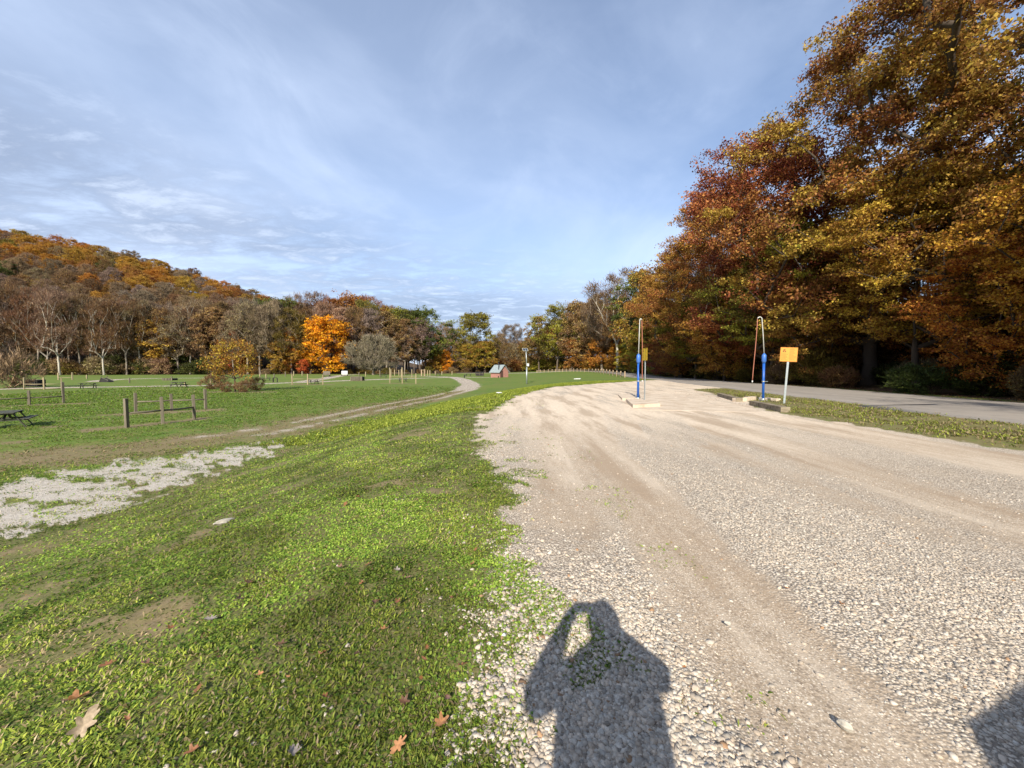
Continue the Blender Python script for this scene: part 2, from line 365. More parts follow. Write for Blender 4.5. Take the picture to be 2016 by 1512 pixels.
# --- ground material
def ground_mat():
    m = bpy.data.materials.new('ground'); m.use_nodes = True; t = NT(m.node_tree); t.n.clear()
    P = t.new('ShaderNodeNewGeometry').outputs['Position']
    A = lambda n: t.new('ShaderNodeAttribute', attribute_name=n).outputs['Fac']
    g, d, li, cp = A('gravel'), A('dirt'), A('litter'), A('comp')
    nb, nm, nf, nx = t.noise(P, 0.12, 3), t.noise(P, 0.9, 5, 0.6), t.noise(P, 9, 5, 0.65), t.noise(P, 60, 4, 0.7)
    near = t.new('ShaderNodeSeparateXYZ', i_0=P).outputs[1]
    # grass
    lawn = t.mix(t.rng(nb, 0.35, 0.65), (0.088, 0.160, 0.022), (0.120, 0.178, 0.028))
    lawn = t.mix(t.rng(nm, 0.40, 0.66, 0, 0.85), lawn, (0.155, 0.165, 0.04))
    lawn = t.mix(t.rng(nf, 0.45, 0.75, 0, 0.6), lawn, (0.065, 0.115, 0.016))
    lawn = t.mix(t.rng(nx, 0.5, 0.8, 0, 0.5), lawn, (0.20, 0.22, 0.06))
    lawn = t.mix(t.rng(t.noise(P, 3.2, 5, .75), 0.54, 0.64, 0, 0.75), lawn, (0.20, 0.17, 0.06))
    lawn = t.mix(t.rng(t.noise(t.mapping(P, (1, .45, 1)), 0.45, 6, .65), 0.52, 0.70, 0, 0.5), lawn, (0.17, 0.145, 0.055))
    # dirt
    di = t.mix(t.rng(nf, 0.3, 0.7), (0.25, 0.18, 0.10), (0.15, 0.12, 0.06))
    di = t.mix(t.rng(nx, 0.45, 0.8, 0, 0.6), di, (0.36, 0.29, 0.2))
    # gravel
    vo = t.new('ShaderNodeTexVoronoi', i_Vector=P, i_Scale=62.0); vo.feature = 'F1'
    vc = t.new('ShaderNodeSeparateColor', i_0=vo.outputs['Color']).outputs[0]
    v2 = t.new('ShaderNodeTexVoronoi', i_Vector=P, i_Scale=120.0)
    vc2 = t.new('ShaderNodeSeparateColor', i_0=v2.outputs['Color']).outputs[0]
    ga = t.mix(t.rng(vc, 0.0, 1.0, smooth=False), (0.47, 0.395, 0.305), (0.80, 0.70, 0.565))
    ga = t.mix(t.rng(vo.outputs['Distance'], 0.32, 0.62, 0, 0.85), ga, (0.15, 0.125, 0.10))
    ga = t.mix(t.rng(nm, 0.35, 0.7, 0, 0.3), ga, (0.42, 0.33, 0.235))
    fi = t.mix(t.rng(vc2, 0.1, 1.0), (0.33, 0.26, 0.185), (0.47, 0.38, 0.285))
    fi = t.mix(t.rng(nx, 0.55, 0.72, 0, 0.8), fi, (0.58, 0.51, 0.41))
    fi = t.mix(t.rng(nm, 0.3, 0.7, 0, 0.35), fi, (0.38, 0.285, 0.195))
    ga = t.mix(t.math('MULTIPLY', A('patch'), 0.55), ga, t.mix(t.rng(nf, .35, .7), (0.62, 0.58, 0.51), (0.40, 0.365, 0.30)))
    v3 = t.new('ShaderNodeTexVoronoi', i_Vector=P, i_Scale=95.0); r3 = t.new('ShaderNodeSeparateColor', i_0=v3.outputs['Color']).outputs[1]
    chip = t.math('MULTIPLY', t.rng(r3, 0.55, 0.75), t.rng(v3.outputs['Distance'], 0.5, 0.3))
    fi = t.mix(t.math('MULTIPLY', chip, 0.85), fi, (0.70, 0.62, 0.50)); fi = t.mix(t.math('MULTIPLY', t.rng(r3, 0.22, 0.1), 0.5), fi, (0.17, 0.13, 0.095))
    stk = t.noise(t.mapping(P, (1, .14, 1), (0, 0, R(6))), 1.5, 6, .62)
    fi = t.mix(t.rng(stk, 0.46, 0.62, 0, 0.75), fi, (0.33, 0.245, 0.165))
    fi = t.mix(t.rng(stk, 0.46, 0.34, 0, 0.6), fi, (0.58, 0.49, 0.38))
    gc = t.mix(t.rng(t.math('ADD', cp, t.math('MULTIPLY', t.math('SUBTRACT', nf, 0.5), 0.9)), 0.2, 0.75), ga, fi)
    backscatter_tint = t.math('MULTIPLY', t.math('MULTIPLY', A('lot'), t.rng(near, 3.5, 14.0)), t.rng(stk, 0.62, 0.44, 0.25, 0.75))  # far lot paled in the colour, standing in for sunlight scattered back
    gc = t.mix(backscatter_tint, gc, t.mix(t.rng(nf, 0.35, 0.65), (0.80, 0.675, 0.52), (0.62, 0.50, 0.37)))
    # litter
    lt = t.mix(t.rng(nf, 0.3, 0.7), (0.13, 0.075, 0.035), (0.05, 0.042, 0.025))
    lt = t.mix(t.rng(nx, 0.5, 0.75, 0, 0.8), lt, (0.24, 0.12, 0.05))
    bk_ = A('bank')
    th = t.mix(t.rng(nf, 0.35, 0.65), (0.10, 0.085, 0.035), (0.045, 0.055, 0.016)); th = t.mix(t.rng(nx, 0.5, 0.62, 0, .8), th, (0.24, 0.21, 0.09)); th = t.mix(t.rng(t.noise(P, 130, 3, .7), 0.5, 0.6, 0, .7), th, (0.13, 0.20, 0.03))
    lawn = t.mix(t.math('MULTIPLY', bk_, 0.85), lawn, th)
    nmid = t.noise(P, 2.6, 6, .7)
    dd = t.math('ADD', d, t.math('MULTIPLY', t.math('SUBTRACT', nf, 0.5), 0.9))
    dd = t.math('ADD', dd, t.math('MULTIPLY', t.math('MULTIPLY', t.math('SUBTRACT', nmid, 0.5), 3.0), t.math('MINIMUM', d, 0.6)))
    di = t.mix(t.rng(nmid, 0.42, 0.62, 0, .7), di, (0.17, 0.155, 0.055))
    c = t.mix(t.rng(dd, 0.22, 0.8), lawn, di)
    c = t.mix(t.rng(t.math('ADD', g, t.math('ADD', t.math('MULTIPLY', t.math('SUBTRACT', nf, 0.5), 0.8), t.math('MULTIPLY', t.math('MULTIPLY', t.math('SUBTRACT', nmid, 0.5), 1.2), t.math('SUBTRACT', 1.0, g)))), 0.25, 0.75), c, gc)
    c = t.mix(t.rng(t.math('ADD', li, t.math('MULTIPLY', t.math('SUBTRACT', nf, 0.5), 0.6)), 0.3, 0.7), c, lt)
    b = t.new('ShaderNodeBsdfPrincipled', i_0=c); b.inputs['Roughness'].default_value = 0.95; b.inputs['Specular IOR Level'].default_value = 0.15
    h = t.math('ADD', t.math('MULTIPLY', nx, 0.4), t.math('MULTIPLY', nf, 0.9))
    h = t.math('ADD', h, t.math('MULTIPLY', t.math('MULTIPLY', t.math('SUBTRACT', 0.6, vo.outputs['Distance']), g), t.math('SUBTRACT', 1.1, cp)))
    bp = t.new('ShaderNodeBump', i_Height=h); bp.inputs['Strength'].default_value = 0.6; bp.inputs['Distance'].default_value = 0.016
    t.l.new(bp.outputs[0], b.inputs['Normal'])
    t.new('ShaderNodeOutputMaterial', i_0=b.outputs[0]); return m
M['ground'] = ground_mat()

# --- ground sheet: polar grid, finer towards the photographer
rr = [0.35]
while rr[-1] < 1300:
    r = rr[-1]; rr.append(r + min(max(0.012, 0.0021 * r * r), 0.9 if r < 220 else (3 if r < 420 else 40)))
rr = np.array(rr)
aa = np.concatenate([np.arange(-180, -60, 4.0), np.arange(-60, 60, 0.13), np.arange(60, 180, 4.0)])
RR, AA = np.meshgrid(rr, np.radians(aa), indexing='ij')
gx, gy = RR * np.sin(AA), RR * np.cos(AA)
nr, na = RR.shape
gz = H(gx, gy); mk = masks(gx, gy)
gz = gz + relief(gx, gy, mk)
V = np.stack([gx.ravel(), gy.ravel(), gz.ravel()], 1)
I = np.arange(nr * na).reshape(nr, na)
Fq = np.stack([I[:-1, :], I[1:, :], np.roll(I, -1, 1)[1:, :], np.roll(I, -1, 1)[:-1, :]], -1).reshape(-1, 4)[:, ::-1]
def facemean(k): return mk[k].ravel()[Fq].mean(1)
fl, fp, ft, fw = facemean('lot'), facemean('patch'), facemean('track'), facemean('wd')
cls = np.zeros(len(Fq), int)
cls[fw > 0.5] = 4; cls[ft > 0.5] = 3; cls[fp > 0.5] = 2; cls[fl > 0.5] = 1
for k, nme, lab in ((0, 'ground', 'green mown meadow grass'), (1, 'gravel_lot', 'pale crushed gravel parking lot'), (2, 'gravel_patch', 'pale gravel patch at the foot of the bank'), (3, 'dirt_track', 'pale dirt tracks through the meadow'), (4, 'forest_floor', 'brown leaf litter under the woods')):
    f = Fq[cls == k]; used, inv = np.unique(f, return_inverse=True)
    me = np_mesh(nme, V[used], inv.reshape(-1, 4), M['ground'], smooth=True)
    for an in ('gravel', 'dirt', 'litter', 'comp', 'bank', 'patch', 'lot'):
        a_ = me.attributes.new(an, 'FLOAT', 'POINT'); a_.data.foreach_set('value', mk[an].ravel()[used].astype(np.float32))
    tag(link(nme, me), lab, None, None, 'structure')

# --- asphalt road
def asphalt_mat():
    m = bpy.data.materials.new('asphalt'); m.use_nodes = True; t = NT(m.node_tree); t.n.clear()
    P = t.new('ShaderNodeNewGeometry').outputs['Position']
    n1, n2, n3 = t.noise(t.mapping(P, (1, 0.12, 1)), 1.0, 4), t.noise(P, 2.0, 5, .6), t.noise(P, 70, 3, .7)
    c = t.mix(t.rng(n1, 0.35, 0.65), (0.33, 0.285, 0.235), (0.26, 0.228, 0.19))
    c = t.mix(t.rng(n2, 0.5, 0.75, 0, 0.5), c, (0.145, 0.135, 0.125))
    c = t.mix(t.rng(n3, 0.4, 0.75, 0, 0.6), c, (0.30, 0.28, 0.25))
    b = t.new('ShaderNodeBsdfPrincipled', i_0=c); b.inputs['Roughness'].default_value = 0.9; b.inputs['Specular IOR Level'].default_value = 0.2
    bp = t.new('ShaderNodeBump', i_Height=n3); bp.inputs['Strength'].default_value = 0.3; bp.inputs['Distance'].default_value = 0.01
    t.l.new(bp.outputs[0], b.inputs['Normal']); t.new('ShaderNodeOutputMaterial', i_0=b.outputs[0]); return m
M['asphalt'] = asphalt_mat()
ctr = [(x_ + 3.7, y_) for y_, x_ in RD_L if y_ < 130]
ctr += [(32.5, 135), (31, 148), (26, 160), (17, 168), (6, 174), (-8, 180), (-25, 186)]
def smooth_path(pts, step=0.8):
    out = []
    P = [Vector((a, b, 0)) for a, b in pts]
    for i in range(len(P) - 1):
        p0, p1, p2, p3 = P[max(i - 1, 0)], P[i], P[i + 1], P[min(i + 2, len(P) - 1)]
        n = max(2, int((p2 - p1).length / step))
        for k in range(n):
            s_ = k / n
            out.append(0.5 * ((2 * p1) + (p2 - p0) * s_ + (2 * p0 - 5 * p1 + 4 * p2 - p3) * s_ ** 2 + (3 * p1 - p0 - 3 * p2 + p3) * s_ ** 3))
    out.append(P[-1]); return out
cl = smooth_path(ctr)
wds = np.linspace(-3.7, 3.7, 9); RV = []; 
for i, p in enumerate(cl):
    tg = (cl[min(i + 1, len(cl) - 1)] - cl[max(i - 1, 0)]).normalized(); nrm = Vector((tg.y, -tg.x, 0))
    wob = 0.06 * math.sin(i * 1.7) + 0.05 * math.sin(i * 0.61)
    for j, w_ in enumerate(wds):
        ww = w_ + (wob if j in (0, 8) else 0); q = p + nrm * ww
        RV.append((q.x, q.y, Hs(q.x, q.y) + 0.045 + 0.03 * (1 - (w_ / 3.7) ** 2)))
    q0, q1 = p + nrm * (-3.72 + wob), p + nrm * (3.72 + wob)
    RV.append((q0.x, q0.y, Hs(q0.x, q0.y) - 0.1)); RV.append((q1.x, q1.y, Hs(q1.x, q1.y) - 0.1))
RV = np.array(RV); n_ = len(cl); st = 11; RF = []
for i in range(n_ - 1):
    a_, b_ = i * st, (i + 1) * st
    for j in range(8): RF.append((a_ + j, a_ + j + 1, b_ + j + 1, b_ + j))
    RF.append((a_ + 9, a_, b_, b_ + 9)); RF.append((a_ + 8, a_ + 10, b_ + 10, b_ + 8))
tag(link('road', np_mesh('road', RV, np.array(RF), M['asphalt'])), 'grey asphalt road beside the woods', None, None, 'structure')

# concrete pad between the two water islands
def slab(name, pix, th, mat, lab, cat=None, kind=None, dz=0.0):
    mb = MB(); P = [at(u, v) for u, v in pix]
    zt = max(p.z for p in P) + dz
    mb.prism([(p.x, p.y, zt - th) for p in P], (0, 0, th)); o = mb.build(name, mat); tag(o, lab, cat, None, kind); return o
slab('pavement', [(1246, 806), (1500, 812), (1478, 797), (1445, 789), (1400, 778), (1330, 775), (1262, 776)], 0.06, M['concrete'], 'worn concrete pad between the two water pumps', None, 'structure', 0.0)

# ------------------------------------------------------------------ small ground cover
g = np.random.default_rng(5)
def scatter_polar(n, r0, r1, power, a0=-58, a1=58):
    u = g.random(n); k = 2 - power
    r = (r0 ** k + u * (r1 ** k - r0 ** k)) ** (1 / k) if abs(k) > 1e-6 else r0 * (r1 / r0) ** u
    a = np.radians(g.uniform(a0, a1, n)); return r * np.sin(a), r * np.cos(a), r
# ico stone base
phi = (1 + 5 ** .5) / 2
ico = np.array([(-1, phi, 0), (1, phi, 0), (-1, -phi, 0), (1, -phi, 0), (0, -1, phi), (0, 1, phi), (0, -1, -phi), (0, 1, -phi), (phi, 0, -1), (phi, 0, 1), (-phi, 0, -1), (-phi, 0, 1)]) / math.hypot(1, phi)
icf = np.array([(0, 11, 5), (0, 5, 1), (0, 1, 7), (0, 7, 10), (0, 10, 11), (1, 5, 9), (5, 11, 4), (11, 10, 2), (10, 7, 6), (7, 1, 8), (3, 9, 4), (3, 4, 2), (3, 2, 6), (3, 6, 8), (3, 8, 9), (4, 9, 5), (2, 4, 11), (6, 2, 10), (8, 6, 7), (9, 8, 1)])
octv = np.array([(1, 0, 0), (-1, 0, 0), (0, 1, 0), (0, -1, 0), (0, 0, 1), (0, 0, -1)], float); octf = np.array([(0, 2, 4), (2, 1, 4), (1, 3, 4), (3, 0, 4), (2, 0, 5), (1, 2, 5), (3, 1, 5), (0, 3, 5)])
def stones(x, y, s, tone, name, lab, low=False):
    n = len(x); nv = 6 if low else 12; v = (ico if not low else octv)[None] * (1 + g.uniform(-.36, .3, (n, nv, 1)))
    sc_ = np.stack([s * g.uniform(.8, 1.3, n), s * g.uniform(.6, 1.0, n), s * g.uniform(.4, .75, n)], 1)
    v = v * sc_[:, None, :]
    a = g.uniform(0, 6.28, n); b = g.normal(0, .35, n)
    ca, sa, cb, sb = np.cos(a), np.sin(a), np.cos(b), np.sin(b)
    x1 = v[..., 0] * cb[:, None] + v[..., 2] * sb[:, None]; z1 = -v[..., 0] * sb[:, None] + v[..., 2] * cb[:, None]
    vx = x1 * ca[:, None] - v[..., 1] * sa[:, None]; vy = x1 * sa[:, None] + v[..., 1] * ca[:, None]
    h = Hn(x, y) + s * 0.12 - 0.003
    Vv = np.stack([vx + x[:, None], vy + y[:, None], z1 + h[:, None]], -1).reshape(-1, 3)
    Ff = ((octf if low else icf)[None] + (np.arange(n) * nv)[:, None, None]).reshape(-1, 3)
    col = np.ones((n, nv, 4)); warm = g.random(n)[:, None]; tn = tone[:, None]
    base = np.array([0.60, 0.55, 0.465]) * (1 - warm) + np.array([0.61, 0.49, 0.365]) * warm
    odd = (g.random(n) < 0.012)[:, None]; base = np.where(odd, np.array([0.40, 0.24, 0.13]), base)
    dk = (g.random(n) < 0.12)[:, None]; base = np.where(dk, base * 0.6, base)
    col[:, :, :3] = (base * tn)[:, None, :]
    tag(link(name, np_mesh(name, Vv, Ff, M['pebble'], col.reshape(-1, 4))), lab, None, None, 'stuff')
def lot_stones(n, r0, r1, pw, smed, lo, hi, dmul, name, lab, low):
    x, y, r = scatter_polar(n, r0, r1, pw)
    k = (x > -3); x, y, r = x[k], y[k], r[k]
    mm = masks(x, y); n2 = fbm(x * 1.5, y * 1.5, 91, 3)
    loose = (1 - mm['comp']) ** 1.3
    rl = sst((x - 1.8) / 0.5) * sst((4.2 - x) / 0.8) * sst((6.5 - y) / 3)
    ll = sst((0.95 - x) / 0.35) * sst((3.0 - y) / 1.0)
    dens = mm['lot'] * loose * (0.14 + 0.42 * sst((n2 - 0.4) / 0.25) + 1.0 * np.maximum(rl, ll)) + 0.02 * mm['lot'] + 0.05 * mm['dirt'] * (1 - mm['lot']) * (np.abs(x) < 1.6) * (fbm(x * 2, y * 2, 92, 3) > .5)
    dens *= np.clip((r1 - r) / (r1 * 0.35), 0, 1)
    k = g.random(len(x)) < dens * dmul; x, y, r = x[k], y[k], r[k]
    size = np.clip(g.lognormal(math.log(smed), 0.55, len(x)), lo, hi) * (1 + 0.03 * r) * np.where(x > 1.2, .82, 1)
    print(name, len(x)); stones(x, y, size, g.uniform(.60, 1.12, len(x)), name, lab, low)
lot_stones(330000, 1.15, 4.2, 1.7, 0.0062, 0.0028, 0.021, 0.8, 'gravel_stones', 'loose pale limestone gravel near the photographer', False)
lot_stones(420000, 3.6, 11, 2.0, 0.0072, 0.005, 0.018, 0.6, 'gravel_chips', 'loose pale gravel farther up the lot', True)
x, y, r = scatter_polar(330000, 1.15, 9, 1.9, -20, 58); mm = masks(x, y)
k = g.random(len(x)) < mm['comp'] * mm['lot'] * np.clip((9 - r) / 4, 0, 1) * 0.42 * (0.3 + 1.0 * sst((fbm(x * 3, y * 1.5, 95, 4) - .35) / .3)); x, y, r = x[k], y[k], r[k]
stones(x, y, g.lognormal(math.log(.0030), .45, len(x)) * (1 + .07 * r), g.uniform(.6, 1.25, len(x)), 'gravel_grit', 'fine pale grit pressed into the wheel tracks', True)
x, y, r = scatter_polar(60000, 6, 24, 2.0, -58, -15); mm = masks(x, y)
k = g.random(len(x)) < mm['patch'] * 0.35; x, y = x[k], y[k]
stones(x, y, g.uniform(.009, .02, len(x)), g.uniform(.7, 1.1, len(x)), 'patch_stones', 'pale stones on the lower gravel patch', True)

def blades(x, y, L, W, tilt, base, tipc, name, lab, wide=0.5, jit=0.25):
    n = len(x); a = g.uniform(0, 6.283, n); dx, dy = np.cos(a), np.sin(a)
    ct, stt = np.cos(tilt), np.sin(tilt)
    h = Hn(x, y) - 0.004
    bx = np.stack([x, y, h], 1)
    dirv = np.stack([dx * stt, dy * stt, ct], 1); side = np.stack([-dy, dx, g.normal(0, .25, n)], 1)
    mid = bx + dirv * (L * wide)[:, None] + np.array([0, 0, 1]) * (L * 0.10)[:, None]
    tip = bx + dirv * L[:, None]; tip[:, 2] -= L * 0.10
    v = np.stack([bx, mid - side * W[:, None] / 2, tip, mid + side * W[:, None] / 2], 1)
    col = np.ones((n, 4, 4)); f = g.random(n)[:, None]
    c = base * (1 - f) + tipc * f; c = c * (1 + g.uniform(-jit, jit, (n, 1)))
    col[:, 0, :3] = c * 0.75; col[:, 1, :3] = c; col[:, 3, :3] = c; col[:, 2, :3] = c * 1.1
    F_ = (np.arange(n) * 4)[:, None] + np.array([0, 1, 2, 3])
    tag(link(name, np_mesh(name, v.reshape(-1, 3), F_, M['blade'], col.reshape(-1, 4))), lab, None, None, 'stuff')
def grass_mask(x, y):
    mm = masks(x, y); cl_ = fbm(x * 1.7, y * 1.7, 101, 4); c3 = fbm(x * 6, y * 6, 103, 3)
    bare = sst((fbm(x * 0.8, y * 0.8, 107, 5) - 0.585) / 0.12)
    gm = (1 - mm['gravel']) ** 1.2 * (1 - 0.8 * mm['dirt']) * (1 - mm['litter'])
    tuft = mm['lot'] * (y > 1.6) * sst((fbm(x * 2.5, y * 2.5, 113, 3) - 0.62) / 0.06) * np.exp(-np.abs(x - ip(y, LOT_L)) / 0.45) * 0.8 + mm['patch'] * (0.05 + 0.5 * sst((fbm(x * 2.4, y * 4.5, 117, 4) - 0.54) / 0.08))
    return gm * (1 - 0.72 * bare) * (0.3 + 1.1 * sst((c3 - .3) / .4)) + tuft, cl_, bare
GREEN1, GREEN2 = np.array([0.135, 0.19, 0.022]), np.array([0.42, 0.46, 0.065])
def turf(n, r0, r1, pw, suf, wk):
    x, y, r = scatter_polar(n, r0, r1, pw); k = x < 1.5; x, y, r = x[k], y[k], r[k]
    gm, cl_, br = grass_mask(x, y); k = g.random(len(x)) < gm; x, y, r, cl_, br = x[k], y[k], r[k], cl_[k], br[k]
    kind = g.random(len(x)) < (0.56 + 0.4 * sst((cl_ - 0.42) / 0.15))
    print('blades', len(x))
    q = ~kind; n = q.sum()
    dry = (g.random(n) < 0.24 + 0.45 * br[q])[:, None]
    b0 = np.where(dry, np.array([0.30, 0.22, 0.11]), GREEN1); b1 = np.where(dry, np.array([0.42, 0.33, 0.19]), GREEN2)
    tn = (0.55 + 0.9 * sst((fbm(x[q] * 0.8, y[q] * 0.8, 131, 4) - .3) / .4))[:, None]
    blades(x[q], y[q], g.uniform(.012, .044, n) * (1 + 0.07 * r[q]) * wk, g.uniform(.0022, .0065, n) * (1 + 0.16 * r[q]) * wk, g.uniform(.6, 1.6, n), b0 * tn, b1 * tn, 'grass' + suf, 'short green grass blades on the bank' + (' farther off' if suf else ''))
    q = kind; n = q.sum(); tn = (0.6 + 0.8 * sst((fbm(x[q] * 1.1, y[q] * 1.1, 137, 4) - .3) / .4))[:, None]
    blades(x[q], y[q], g.uniform(.010, .034, n) * (1 + 0.05 * r[q]) * wk, g.uniform(.006, .018, n) * (1 + 0.06 * r[q]) * wk, g.uniform(.8, 1.6, n), np.where(g.random((n, 1)) < .13, np.array([.22, .14, .07]), np.array([0.085, 0.175, 0.022])) * tn, np.where(g.random((n, 1)) < .05, np.array([.45, .33, .18]), np.array([0.32, 0.42, 0.06])) * tn, 'clover' + suf, 'low clover and broad weed leaves on the bank' + (' farther off' if suf else ''), 0.55)
turf(900000, 1.15, 5.5, 1.35, '', .95); turf(620000, 5.0, 18, 1.9, '_patches', 1.1)
n = 330000; y = 8.5 + 52 * g.random(n) ** 1.5; x = -7 - 48 * g.random(n) ** 1.3; k = x > -1.5 * y; x, y = x[k], y[k]; n = len(x)
mm = masks(x, y); wn = mm['worn']; k = g.random(n) < (1 - mm['gravel']) * (1 - 0.35 * wn) * (1 - 0.95 * np.where(wn < .4, mm['dirt'], 0)) * np.clip((62 - y) / 35, 0, 1) * (0.25 + 0.9 * sst((fbm(x * 1.3, y * 1.3, 141, 4) - .35) / .3)); x, y, wn = x[k], y[k], wn[k]; n = len(x); r = np.hypot(x, y)
dry = (g.random(n) < 0.12 + 0.55 * wn)[:, None]
blades(x, y, g.uniform(.03, .075, n) * (.6 + .05 * r), g.uniform(.008, .018, n) * (.5 + .07 * r), g.uniform(.7, 1.5, n), np.where(dry, np.array([.26, .19, .09]), np.array([.11, .19, .022])), np.where(dry, np.array([.38, .30, .15]), np.array([.22, .31, .04])), 'meadow_grass', 'mown and worn grass of the lower meadow')
# scraps of dead leaf: on the bank, the verge and under the edge of the woods
n = 5200; xs_, ys_, rs_ = scatter_polar(n, 1.5, 16, 1.4); xs_, ys_ = np.where(xs_ > 1, xs_ - 9, xs_), ys_
x2 = g.uniform(6.9, 10.5, 9000); y2 = 8 + 90 * g.random(9000) ** 1.8; x2 = x2 + ip(y2, RD_L); x3 = g.uniform(9.5, 14, 900); y3 = g.uniform(7, 26, 900)
x = np.concatenate([xs_, x2, x3]); y = np.concatenate([ys_, y2, y3]); n = len(x); L_ = np.concatenate([g.uniform(.008, .032, 5200), g.uniform(.05, .13, 9000), g.uniform(.03, .07, 900)])
pal = np.array([(.30, .13, .05), (.20, .10, .05), (.42, .28, .15), (.45, .20, .07), (.12, .07, .04)])[g.integers(0, 5, n)]
blades(x, y, L_, L_ * .7, g.uniform(1.1, 1.6, n), pal, pal, 'leaf_litter', 'small scraps of dead brown leaf on grass and road edge')

# right strip and farther bank
n = 170000; x = g.uniform(9, 15.5, n); y = 6 + 26 * g.random(n) ** 1.4; r = np.hypot(x, y)
gm, cl_, br = grass_mask(x, y); k = (g.random(n) < gm * (0.12 + 1.0 * sst((fbm(x * 1.2, y * 1.2, 151, 4) - .42) / .14)) * sst((x - ip(y, LOT_R) - .1) / 1.2 + .2)) & (x < ip(y, RD_L) - 0.15); x, y, r = x[k], y[k], r[k]; n = len(x)
dry = (g.random(n) < 0.5)[:, None]
blades(x, y, g.uniform(.05, .13, n), g.uniform(.012, .03, n), g.uniform(.4, 1.35, n), np.where(dry, np.array([0.26, 0.20, 0.10]), GREEN1 * .9), np.where(dry, np.array([0.36, 0.28, 0.15]), GREEN2 * .9), 'verge_grass', 'patchy grass strip between the lot and the road')
n = 110000; y = 14 + 38 * g.random(n) ** 1.3; x = ip(y, LOT_L) - 8.5 * g.random(n) ** 1.2 ; r = np.hypot(x, y)
gm, cl_, br = grass_mask(x, y); k = g.random(n) < gm * (1 - masks(x, y)['worn']); x, y, r = x[k], y[k], r[k]; n = len(x)
blades(x, y, g.uniform(.05, .15, n), g.uniform(.02, .045, n), g.uniform(.3, 1.3, n), np.tile(GREEN1, (n, 1)), np.tile(GREEN2, (n, 1)), 'bank_grass', 'longer grass on the far end of the bank')

# ------------------------------------------------------------------ trees
def leaf_mat(name, trans, hue=0.05):
    m = bpy.data.materials.new(name); m.use_nodes = True; t = NT(m.node_tree); t.n.clear()
    oi = t.new('ShaderNodeObjectInfo')
    a = t.new('ShaderNodeSeparateColor', i_0=t.new('ShaderNodeAttribute', attribute_name='Col').outputs['Color'])
    cr, lr = a.outputs[0], a.outputs[1]
    c = t.mix(t.math('MULTIPLY', t.rng(cr, 0.35, 0.75), oi.outputs['Alpha']), oi.outputs['Color'], (0.24, 0.22, 0.026))
    hs = t.new('ShaderNodeHueSaturation', i_Color=c)
    t.put(hs.inputs['Hue'], t.math('ADD', 0.5 - hue / 2, t.math('MULTIPLY', lr, hue)))
    t.put(hs.inputs['Value'], t.math('MULTIPLY', t.rng(lr, 0, 1, 0.45, 1.65, False), t.rng(cr, 0, 1, 0.75, 1.55, False)))
    hs.inputs['Saturation'].default_value = 1.0
    b = t.new('ShaderNodeBsdfPrincipled', i_0=hs.outputs[0]); b.inputs['Roughness'].default_value = 0.6; b.inputs['Specular IOR Level'].default_value = 0.25
    out = b.outputs[0]
    if trans:
        tr = t.new('ShaderNodeBsdfTranslucent', i_0=hs.outputs[0])
        out = t.new('ShaderNodeMixShader', i_0=trans, i_1=out, i_2=tr.outputs[0]).outputs[0]
    t.new('ShaderNodeOutputMaterial', i_0=out); return m
def bark_mat():
    m = bpy.data.materials.new('bark'); m.use_nodes = True; t = NT(m.node_tree); t.n.clear()
    oi = t.new('ShaderNodeObjectInfo'); o = t.new('ShaderNodeTexCoord').outputs['Object']
    n1, n2 = t.noise(t.mapping(o, (1, 1, .25)), 1.6, 5, .6), t.noise(t.mapping(o, (1, 1, .15)), 12, 4, .6)
    c = t.mix(t.rng(n1, 0.42, 0.62, 0, 0.75), oi.outputs['Color'], t.mix(0.65, oi.outputs['Color'], (0.06, 0.045, 0.035)))
    c = t.mix(t.rng(n2, 0.4, 0.7, 0, 0.4), c, (0.05, 0.04, 0.03))
    b = t.new('ShaderNodeBsdfPrincipled', i_0=c); b.inputs['Roughness'].default_value = 0.9; b.inputs['Specular IOR Level'].default_value = 0.15
    t.new('ShaderNodeOutputMaterial', i_0=b.outputs[0]); return m
M['leaf'] = leaf_mat('leaf', 0.35); M['bark'] = bark_mat(); M['twig'] = leaf_mat('twig', 0.0, 0.02)

